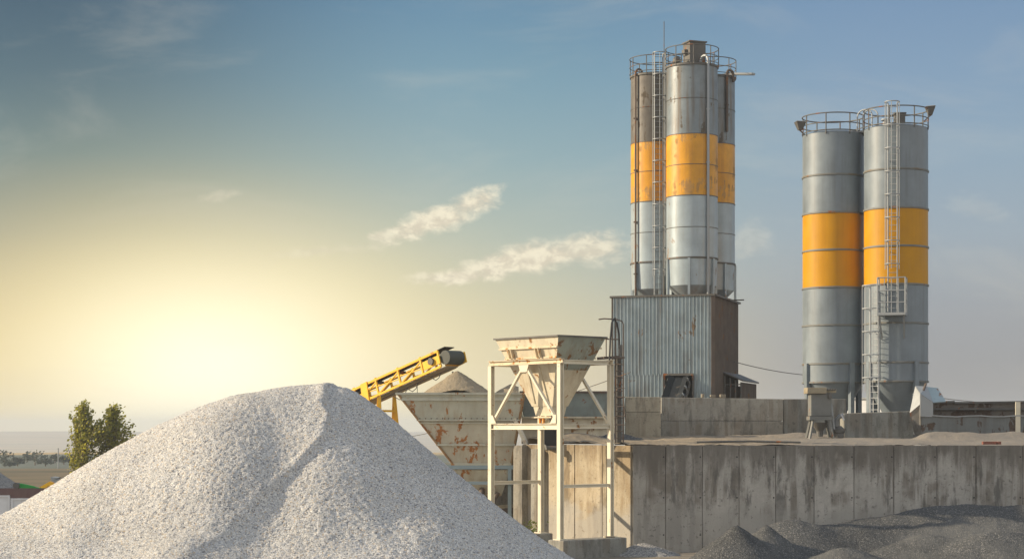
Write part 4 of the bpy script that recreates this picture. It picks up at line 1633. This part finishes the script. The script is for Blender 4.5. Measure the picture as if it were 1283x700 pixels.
# pale site cabin behind the yard silos
cab = thing('site_cabin', 'pale white cabin wall glimpsed between the legs of the yard silos', 'cabin', (X(1090, 112), 112, 4.8))
T = Matrix.Translation((X(1092, 112), 112, 4.7)) @ Matrix.Rotation(R(-38), 4, 'Z')
MB(T).span((-4.2, 0, 0), (3.2, 2.6, 2.45)).build('wall', 'white_paint', cab)
MB(T).span((-4.3, -.1, 2.46), (3.3, 2.7, 2.56)).build('roof', 'steel_grey', cab)
MB(T).span((-2.6, -.04, .05), (-1.7, -.01, 2.05)).build('door', 'steel_grey', cab)

# ================================================================ GRAVEL HEAPS
sil = [(-160, 690), (-80, 668), (0, 650), (30, 635.5), (60, 619), (100, 592.5), (150, 562.5), (200, 535), (250, 511.5), (300, 494.5), (320, 492), (345, 486), (370, 482.5),
       (400, 480), (425, 480), (445, 488), (480, 514), (520, 549), (560, 583), (600, 615), (640, 647), (680, 676), (720, 700), (760, 722), (800, 742)]
YR = 60.0
rx = np.array([X(p[0], YR) for p in sil])
rzv = np.array([Z(p[1], YR) for p in sil])
st = .052
gx, gy = np.meshgrid(np.arange(-19.5, 6.0, st), np.arange(47.5, 72.5, st))


def ridge(x):
    r_ = np.interp(x, rx, rzv)
    k = .5
    return .5 * r_ + .25 * np.interp(x - .22, rx, rzv) + .25 * np.interp(x + .22, rx, rzv)


wig = .9 * fbm(gx, gy * 0 + 3.3, .16, 3, 41)
yr = YR + wig * .5
# the left shoulder is a nearer lobe than the crest on the right
yr = yr - .7 * sstep((-6.4 - gx) / 2.6)
d = gy - yr
front = np.sqrt(np.minimum(d, 0) ** 2 + .5 ** 2) - .5
back = np.sqrt(np.maximum(d, 0) ** 2 + .5 ** 2) - .5
xp = -5.75                      # apex: the two flank profiles are swept round it towards the front
dxp = gx - xp
wr = .5 + .5 * np.sin(np.arctan2(dxp, front * 1.1 + .35))
hL = ridge(xp - np.sqrt(dxp ** 2 + (1.42 * front) ** 2))
hR = ridge(xp + np.sqrt(dxp ** 2 + (.86 * front) ** 2))
h = hL * (1 - wr) + hR * wr - .66 * back
# a fan of rilled, slumped lobes on the front
h = h + .10 * fbm(gx, gy, .33, 3, 51, .42) * sstep(front / 1.5)
h = h + .035 * fbm(gx + gy * .35, gy * .45, .9, 2, 52) * sstep(front / 1.2)
# slump scarp running down the front
cy_ = np.array([47., 51., 52.6, 53.8, 55.4, 56.4, 57.3, 58.6, 60.5])
cx_ = np.array([-9.6, -8.7, -7.9, -7.25, -6.25, -5.72, -5.75, -6.0, -5.75])
crx = np.interp(gy, cy_, cx_) + .10 * fbm(gx * 0, gy, 1.4, 4, 61)
sd = gx - crx
amp = np.interp(gy, [48, 52, 54, 57, 58.8, 60, 61], [0, .06, .11, .17, .20, .13, 0])
h = h - amp * sstep((sd + .05) / .15) * np.exp(-np.clip(sd, 0, 9) / 2.6)
h = h + .10 * amp / .4 * np.exp(-((sd + .12) / .16) ** 2)
# small shelf near the crest
h = h + .18 * np.exp(-((gx + 2.2 - (gy - 54) * .2) / .9) ** 2 - ((gy - 53.2) / .9) ** 2)
h = h + .3 * np.exp(-((gx + 9.2) / .9) ** 2 - ((gy - 51.2) / 1.0) ** 2)
# stones
g1 = RNG.normal(0, 1, h.shape)
h = h + .0095 * g1 + .006 * vnoise(gx * 6, gy * 6, 71)
h = np.maximum(h, -.25)
jx, jy = RNG.uniform(-.45, .45, h.shape) * st, RNG.uniform(-.45, .45, h.shape) * st
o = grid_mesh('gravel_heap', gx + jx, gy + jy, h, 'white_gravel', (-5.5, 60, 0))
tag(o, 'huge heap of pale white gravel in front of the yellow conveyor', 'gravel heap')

# dark heap in front of the wall
dxs, dys = np.meshgrid(np.arange(4.6, 27.5, .07), np.arange(66.5, 79.0, .07))


def ccone(px, py, dpt, s=.62, ax=1., rr=.35):
    cx0 = X(px, dpt)
    z0 = Z(py, dpt)
    return z0 - s * (np.sqrt(((dxs - cx0) / ax) ** 2 + (dys - dpt) ** 2 + rr * rr) - rr)


hd = np.full(dxs.shape, -.25)
for a in (ccone(923, 655, 70.5, .74, 1.0, .08), ccone(961, 655, 71.8, .7, .9, .10), ccone(994, 647, 74.2, .62, 1.3, .4), ccone(1046, 655, 74.8, .5, 1.6, .6),
          ccone(1085, 650, 75.4, .55, 1.7, .5), ccone(1125, 642, 75.6, .55, 1.6, .5), ccone(1172, 632.5, 75.8, .56, 1.7, .5), ccone(1222, 628, 75.9, .56, 1.8, .6), ccone(1290, 629, 75.9, .56, 2.0, .6),
          ccone(1370, 626, 75.9, .56, 2.0, .6), ccone(1165, 668, 71.3, .55, 1.5, .4), ccone(1060, 684, 69.8, .55, 1.4, .4), ccone(1262, 664, 70.5, .5, 1.6, .5)):
    m_ = .16
    hd = np.maximum(hd, a) + .06 * np.exp(-np.abs(hd - a) / .12)
hd = hd + .07 * fbm(dxs, dys, .5, 3, 81) + .025 * fbm(dxs, dys * .4, 1.6, 3, 82)
hd = hd + RNG.normal(0, .008, hd.shape)
hd = np.where(hd < .12, np.minimum(hd, .12), hd)
hd = np.maximum(hd - .06, -.25)
o = grid_mesh('gravel_heap', dxs, dys, hd, 'dark_gravel', (17, 75, 0))
tag(o, 'wide heap of dark grey gravel in front of the retaining wall', 'gravel heap')

# small grey heap at the corner of the wall
lx, ly = np.meshgrid(np.arange(3.2, 8.2, .06), np.arange(74.2, 78.98, .06))
hl = np.maximum(Z(680, 77.3) - .5 * (np.sqrt((lx - X(806, 77.3)) ** 2 / 1.6 + (ly - 77.3) ** 2 + .04) - .2), -.25)
hl = hl + (.05 * fbm(lx, ly, 1.3, 4, 91) + RNG.normal(0, .010, hl.shape)) * (hl > -.2)
o = grid_mesh('gravel_heap', lx, ly, hl, 'grey_gravel', (X(806, 77.3), 77.3, 0))
tag(o, 'small pale grey gravel heap at the corner of the retaining wall', 'gravel heap')

# patch of dark gravel on the yard beside the low wall
lx, ly = np.meshgrid(np.arange(3.2, 7.0, .05), np.arange(84.0, 87.2, .05))
base = terrace_z(lx, ly)
hl = base + .30 * np.exp(-((lx - 4.9) / .9) ** 2 - ((ly - 85.6) / .7) ** 2) - .05 + .03 * fbm(lx, ly, 1.7, 4, 95) + RNG.normal(0, .008, lx.shape)
o = grid_mesh('gravel_heap', lx, ly, hl, 'dark_gravel', (4.9, 85.6, 4.8))
tag(o, 'low dark gravel patch on the yard beneath the blue grey bin', 'gravel heap')


# ================================================================ LEFT BACKGROUND
def leaf_cloud(pts, size, rnd):
    vs, fs = [], []
    for p_ in pts:
        a = Vector((rnd.gauss(0, 1), rnd.gauss(0, 1), rnd.gauss(0, 1))).normalized()
        s_ = size * rnd.uniform(.6, 1.35)
        t_ = a.orthogonal().normalized()
        q_ = a.cross(t_)
        t_, q_ = t_ * s_ * .5, q_ * s_ * .32
        i = len(vs)
        vs += [p_ - t_, p_ - t_ * .1 - q_, p_ + t_, p_ - t_ * .1 + q_]
        fs.append((i, i + 1, i + 2, i + 3))
    return vs, fs


def poplar(x, y, hgt, rad_, lean, label, seed):
    rnd = random.Random(seed)
    o = thing('poplar_tree', label, 'tree', (x, y, 0), 'two poplars beyond the white gravel')
    tb = MB()
    n = 9

    def trunk(t):
        return Vector((x + lean * t * t * hgt, y, hgt * t * .93))
    for k in range(n):
        r0 = .17 * (1 - k / n) + .02
        tb.path([trunk(k / n), trunk((k + 1) / n)], r0, 7)
    pts = []
    for k in range(84):
        t = .12 + .86 * (k / 84) + rnd.uniform(-.02, .02)
        az = rnd.uniform(0, 2 * PI)
        prof = min(1, .55 + t * 1.3) * (1.0 if t < .42 else max(.22, 1 - (t - .42) / .62))
        L_ = max(.35, rad_ * 1.35 * prof * rnd.uniform(.45, 1.2))
        up = rnd.uniform(.8, 1.7) + t
        dr = Vector((math.cos(az) + .30 + .3 * t, math.sin(az), up)).normalized()
        b0 = trunk(min(1, t))
        end = b0 + dr * L_ * 1.25
        tb.path([b0, b0.lerp(end, .55) + Vector((0, 0, -.04)), end], .022, 5)
        m_ = int(44 * (L_ / rad_) + 18)
        for j in range(m_):
            u_ = rnd.uniform(.2, 1.05)
            q_ = b0.lerp(end, u_)
            s_ = .10 + .14 * (1 - abs(u_ - .55))
            pts.append(q_ + Vector((rnd.gauss(0, s_) + .05, rnd.gauss(0, s_), rnd.gauss(0, s_ * .9))))
    tb.build('trunk', 'bark', o)
    vs, fs = leaf_cloud(pts, .25, rnd)
    MB().add(vs, fs).build('crown', 'leaf', o)
    return o


DTREE = 140.
poplar(X(102, DTREE), DTREE, 7.6, 1.75, .012, 'left poplar with a broader lower crown beside the white gravel slope', 3)
poplar(X(132, DTREE), DTREE + 1.0, 7.45, 1.65, .045, 'right poplar leaning in the wind above the white gravel slope', 5)

# bushes on the second field
rb = random.Random(9)
bl = ['big dark bush at the left edge of the far field', 'long dark bush in the middle of the far field']
for i, (px_, py, d_, w_, h_) in enumerate(((6, 577, 395, 2.6, 2.4), (44, 580, 410, 3.4, 2.3), (22, 581, 400, 1.2, 1.1), (57, 582, 400, 1.6, 1.0), (69, 576, 440, 1.2, 1.3), (34, 574, 450, 1.6, 1.2),
                                          (12, 583, 380, 1.0, .7), (80, 580, 420, 1.4, 1.2), (91, 578, 430, 1.5, 1.3))):
    c_ = Vector((X(px_, d_), d_, -1.9))
    o = thing('bush', (bl + ['small dark bush on the hazy field left of the poplars'] * 9)[i], 'bush', c_, 'bushes on the far field')
    pts = []
    for k in range(260):
        th, u_ = rb.uniform(0, 2 * PI), rb.uniform(0, 1)
        rr = w_ * math.sqrt(rb.uniform(.1, 1)) * (1 - .55 * u_)
        pts.append(c_ + Vector((rr * math.cos(th) + .5 * math.sin(th * 3), rr * math.sin(th), h_ * (.1 + u_ * 1.1) * rb.uniform(.7, 1.1))))
    vs, fs = leaf_cloud(pts, .6, rb)
    MB().add(vs, fs).build('crown', 'bush', o)
    MB().tube(c_ - Vector((0, 0, .5)), c_ + Vector((0, 0, h_ * .6)), .15, 6).build('trunk', 'bark', o)
mp = P(73, 590, 300)
o = MB().tube((mp.x, mp.y, -2), P(73, 561, 300), .09, 6)
tag(o.build('mast', 'steel_grey', org=(mp.x, mp.y, -2)), 'thin far mast standing in the field left of the poplars', 'mast')

# grey sand mound at the left edge, behind the trailer
mx, my = np.meshgrid(np.arange(-36, -25, .12), np.arange(98, 110, .12))
hm = .2 + 4.2 * np.exp(-(np.maximum(0, np.hypot(mx + 30.9, my - 104) - .4)) / 3.5)
hm = np.minimum(hm, 5.) - .12 + RNG.normal(0, .008, mx.shape)
tag(grid_mesh('gravel_heap', mx, my, hm, 'grey_gravel', (-30, 104, 0)), 'grey gravel heap at the left edge behind the trailer', 'gravel heap')

# trailer
DV = 90.
tl = thing('tipper_trailer', 'tipper trailer with maroon side board above white panels at the left edge', 'trailer', (X(0, DV), DV + 1, 0))
b = MB()
b.span((X(-70, DV), DV, Z(623.5, DV)), (X(70, DV), DV + .07, Z(613, DV)))
b.span((X(-70, DV), DV + 2.3, Z(623.5, DV)), (X(70, DV), DV + 2.37, Z(613, DV)))
b.span((X(70, DV) + .01, DV, Z(623.5, DV)), (X(70, DV) + .08, DV + 2.37, Z(613, DV)))
b.span((X(-70, DV) - .08, DV, Z(623.5, DV)), (X(-70, DV) - .01, DV + 2.37, Z(613, DV)))
b.build('side_board', 'maroon', tl)
for k, (p0, p1, pt) in enumerate(((-44, -17, 620), (-15, 13, 620), (15, 42, 623.8), (44, 70, 623.8))):
    b = MB()
    z1 = Z(pt, DV)
    b.span((X(p0, DV), DV - .06, .95), (X(p1, DV), DV - .01, z1))
    f_ = b.build('side_panel', 'white_paint', tl)
    b = MB()
    for a0, a1 in ((p0, p0 + 2), (p1 - 2, p1)):
        b.span((X(a0, DV), DV - .13, .95), (X(a1, DV), DV - .062, z1))
    b.span((X(p0 + 2, DV) + .002, DV - .12, z1 - .08), (X(p1 - 2, DV) - .002, DV - .062, z1))
    mid_p = p0 + (p1 - p0) * .38
    b.span((X(mid_p, DV), DV - .11, .95), (X(mid_p + 1.5, DV), DV - .062, z1 - .081))
    b.build('frame', 'white_paint', f_)
MB().span((X(-70, DV), DV + .1, .75), (X(70, DV), DV + 2.25, .93)).build('chassis', 'dark_steel', tl)
for px_ in (-40, 20):
    for oy in (.25, 2.05):
        c_ = Vector((X(px_, DV), DV + oy, .5))
        w_ = MB().path([c_ - Vector((0, .14, 0)), c_ + Vector((0, .14, 0))], .5, 24).build('wheel', 'black', tl)
        MB().path([c_ - Vector((0, .16, 0)), c_ + Vector((0, .16, 0))], .26, 18).build('rim', 'steel_grey', w_)

# green loader arm
gm = thing('green_loader_arm', 'green loader arm with dark pivot behind the maroon trailer', 'machine', (X(34, 95), 95, 0))
b = MB()
b.bar(P(20, 607, 95), P(50, 613.2, 95), .2, .2)
b.bar(P(26, 606.2, 95), P(44, 610, 95), .12, .1)
b.bar(P(50, 613.2, 95), P(80, 620, 95), .2, .22)
b.build('arm', 'green', gm)
b = MB()
p_ = P(21, 608, 94.9)
b.tube(p_ - Vector((0, .2, 0)), p_ + Vector((0, .25, 0)), .16, 12)
b.bar(P(19, 605, 95), P(21, 614, 95), .16)
b.build('pivot', 'dark_steel', gm)
b = MB()
b.span((X(70, 95), 94.3, .5), (X(110, 95), 96, 1.7))
b.build('body', 'green', gm)
for px_ in (74, 104):
    for oy in (94.2, 96.1):
        c_ = Vector((X(px_, 95), oy, .45))
        MB().path([c_ - Vector((0, .14, 0)), c_ + Vector((0, .14, 0))], .45, 20).build('wheel', 'black', gm)
# yellow excavator
ex = thing('excavator', 'yellow excavator arm with a grey bucket showing over the white gravel slope', 'excavator', (X(95, 99), 99, 0))
b = MB()
b.prism([P(44, 613, 98.8), P(62, 602.8, 98.8), P(67, 604.6, 98.8), P(69, 608, 98.8), P(60, 608.5, 98.8), P(46, 617, 98.8)], (0, .35, 0))
b.build('stick', 'machine_yellow', ex)
b = MB()
b.bar(P(66, 607, 99), P(98, 622, 99), .35, .45)
b.build('boom', 'machine_yellow', ex)
b = MB()
pts = [P(63.5, 597, 98.6)]
for k in range(0, 9):
    a = PI + PI * k / 8
    pts.append(P(69.5 + 6 * math.cos(a), 597 - 7.5 * math.sin(a) * (1 if k else 1), 98.6))
pts.append(P(75.5, 598.5, 98.6))
b.prism(pts[1:], (0, 1.0, 0))
b.build('bucket', 'steel_grey', ex)
b = MB()
b.span((X(96, 99), 98, 1.0), (X(140, 99), 100.2, 1.9))
b.build('body', 'machine_yellow', ex, bevel=.08)
b = MB()
for oy in (98.1, 99.8):
    b.span((X(92, 99), oy - .3, .0), (X(142, 99), oy + .3, .85))
b.build('track', 'black', ex, bevel=.2)

# ================================================================ HAZE, LIGHT, SKY, CAMERA
HAZE = True
EXPO = .35
if HAZE:
    hz_m = bpy.data.materials.new('haze')
    hz_m.use_nodes = True
    g = G(hz_m.node_tree)
    g.N.remove(g.N['Principled BSDF'])
    pv = g.n('ShaderNodeVolumePrincipled')
    pv.inputs['Color'].default_value = (.86, .93, 1.0, 1)
    pv.inputs['Density'].default_value = 3.5e-4
    pv.inputs['Anisotropy'].default_value = .1
    g.L.new(pv.outputs[0], g.N['Material Output'].inputs['Volume'])
    M['haze'] = hz_m
    zmin = float(tz.min()) - 1.0
    hb = MB().span((-3990, -3990, zmin), (3990, 3990, 29.0)).build('haze', 'haze')
    tag(hb, None, None, kind='stuff')

SUN_EL, SUN_BACK = 22., 3.
to_sun = Vector((-math.cos(R(SUN_EL)) * math.cos(R(SUN_BACK)), math.cos(R(SUN_EL)) * math.sin(R(SUN_BACK)), math.sin(R(SUN_EL))))
sl = bpy.data.lights.new('sun', 'SUN')
sl.energy = 5.0
sl.angle = R(.6)
sl.color = (1.0, .83, .60)
so = bpy.data.objects.new('sun', sl)
so.rotation_euler = (-to_sun).to_track_quat('-Z', 'Y').to_euler()
so.location = (-40, 60, 40)
COL.objects.link(so)

w = bpy.data.worlds.new('World')
sc.world = w
w.use_nodes = True
g = G(w.node_tree)
bg = g.N['Background']
sky = g.n('ShaderNodeTexSky', sky_type='NISHITA')
sky.sun_disc = False
sky.sun_elevation = R(SUN_EL)
sky.sun_rotation = math.atan2(to_sun.x, to_sun.y)
sky.air_density = 1.2
sky.dust_density = 2.5
dirv = g.n('ShaderNodeTexCoord').outputs['Generated']
sp = g.n('ShaderNodeSeparateXYZ')
g.put(sp.inputs[0], dirv)
dx_, dy_, dz_ = sp.outputs


def lin(c):
    return tuple((v / 255 / 12.92 if v / 255 <= .04045 else ((v / 255 + .055) / 1.055) ** 2.4) for v in c)


zz = g.map(dz_, 0, .25, 0, 1, False)


def col_ramp(cols):
    pos = (.0, .104, .244, .416, .584, .748, .916)
    return g.ramp(zz, [(p_, lin(c_)) for p_, c_ in zip(pos, cols)])


left = col_ramp([(226, 203, 160), (222, 196, 140), (204, 182, 132), (150, 152, 138), (104, 130, 134), (80, 108, 122), (62, 90, 110)])
cent = col_ramp([(232, 220, 190), (230, 216, 182), (208, 203, 176), (174, 188, 182), (146, 174, 182), (124, 160, 178), (102, 142, 170)])
right = col_ramp([(148, 147, 148), (152, 152, 154), (158, 162, 168), (158, 172, 184), (146, 169, 188), (132, 160, 187), (118, 149, 182)])
c = g.mix(g.map(dx_, -.25, -.02), left, cent)
c = g.mix(g.map(dx_, .00, .20), c, right)
# zenith, plus brighter sky added behind the camera to fill front faces
c = g.mix(g.map(dz_, .24, .9), c, (.25, .33, .44))
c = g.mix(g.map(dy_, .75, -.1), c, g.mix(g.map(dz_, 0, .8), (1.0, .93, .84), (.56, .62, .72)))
# glow low in the left of the picture
gx_ = g.math('DIVIDE', g.math('ADD', dx_, .160), .100)
gz_ = g.math('DIVIDE', g.math('SUBTRACT', dz_, .028), .062)
q_ = g.math('ADD', g.math('MULTIPLY', gx_, gx_), g.math('MULTIPLY', gz_, gz_))
gl = g.math('EXPONENT', g.math('MULTIPLY', q_, -1.))
gl2 = g.math('EXPONENT', g.math('MULTIPLY', q_, -.56))
front_ = g.map(dy_, .3, .8)
gl = g.math('MULTIPLY', gl, front_)
gl2 = g.math('MULTIPLY', gl2, front_)
c = g.mix(g.math('MULTIPLY', gl2, .80), c, lin((255, 224, 128)))
c = g.mix(g.math('MULTIPLY', gl, 1.0, clamp=True), c, (1.40, 1.30, .96))

# clouds (direction on the sky, as slopes u right and v up)
dys = g.math('MAXIMUM', dy_, .2)
u_ = g.math('DIVIDE', dx_, dys)
v_ = g.math('DIVIDE', dz_, dys)
cvec = g.n('ShaderNodeCombineXYZ')
g.put(cvec.inputs[0], u_)
g.put(cvec.inputs[1], v_)
cw = g.scaled(cvec.outputs[0], (38, 62, 1), (3.1, 1.7, 0))
cn1 = g.noise(cw, 1., 8, .60, .25)
cn2 = g.noise(g.scaled(cvec.outputs[0], (95, 150, 1), (1, 5, 0)), 1., 6, .62, .3)


def cloud(px, py, hw, hh, tilt, amt):
    cu, cv_ = (px - CX) / F, (CY - py) / F
    a = g.math('SUBTRACT', u_, cu)
    b_ = g.math('SUBTRACT', v_, cv_)
    b_ = g.math('SUBTRACT', b_, g.math('MULTIPLY', a, tilt))
    a = g.math('DIVIDE', a, hw / F)
    b_ = g.math('DIVIDE', b_, hh / F)
    r2 = g.math('ADD', g.math('MULTIPLY', a, a), g.math('MULTIPLY', b_, b_))
    e = g.math('SUBTRACT', 1., g.math('SQRT', r2))
    s = g.math('ADD', g.math('MULTIPLY', e, .95), g.math('ADD', g.math('MULTIPLY', g.math('SUBTRACT', cn1, .5), 1.5), g.math('MULTIPLY', g.math('SUBTRACT', cn2, .5), .8)))
    return g.math('MULTIPLY', g.map(s, .06, .75), amt)


cl_ = cloud(540, 278, 82, 24, .30, .95)
for args in ((592, 254, 52, 22, .30, .95), (490, 295, 50, 9, .05, .7), (655, 326, 130, 26, .20, .95), (730, 312, 85, 30, .05, .8), (570, 346, 75, 16, .08, .9), (940, 300, 36, 34, 0, .2), (1225, 262, 55, 24, -.3, .10),
             (270, 247, 40, 10, .2, .28), (400, 315, 70, 10, .1, .3)):
    cl_ = g.math('MAXIMUM', cl_, cloud(*args))
cl_ = g.math('MULTIPLY', cl_, front_)
c = g.mix(cl_, c, g.mix(g.map(cn2, .38, .62), lin((226, 214, 190)), lin((255, 244, 216))))
# thin veils
veil = g.map(g.noise(g.scaled(cvec.outputs[0], (7, 22, 1), (2, 9, 0)), 1., 6, .6, .5), .48, .75, 0, .16)
c = g.mix(g.math('MULTIPLY', veil, front_), c, lin((222, 214, 196)))
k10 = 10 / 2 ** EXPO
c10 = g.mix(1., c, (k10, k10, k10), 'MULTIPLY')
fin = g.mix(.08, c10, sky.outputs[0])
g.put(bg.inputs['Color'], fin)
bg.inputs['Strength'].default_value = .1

cam = bpy.data.cameras.new('camera')
cam.lens = 36 * F / 1283.
cam.sensor_width = 36
cam.shift_y = (CY - 350) / 1283.
cam.clip_end = 12000
co_ = bpy.data.objects.new('camera', cam)
co_.location = (0, 0, CZ)
co_.rotation_euler = (R(90), 0, 0)
COL.objects.link(co_)
sc.camera = co_

vs_ = sc.view_settings
vs_.view_transform = 'Standard'
vs_.look = 'None'
vs_.exposure = EXPO
vs_.gamma = 1.
sc.render.engine = 'CYCLES'
sc.cycles.max_bounces = 5
sc.cycles.volume_bounces = 0
sc.cycles.use_denoising = True
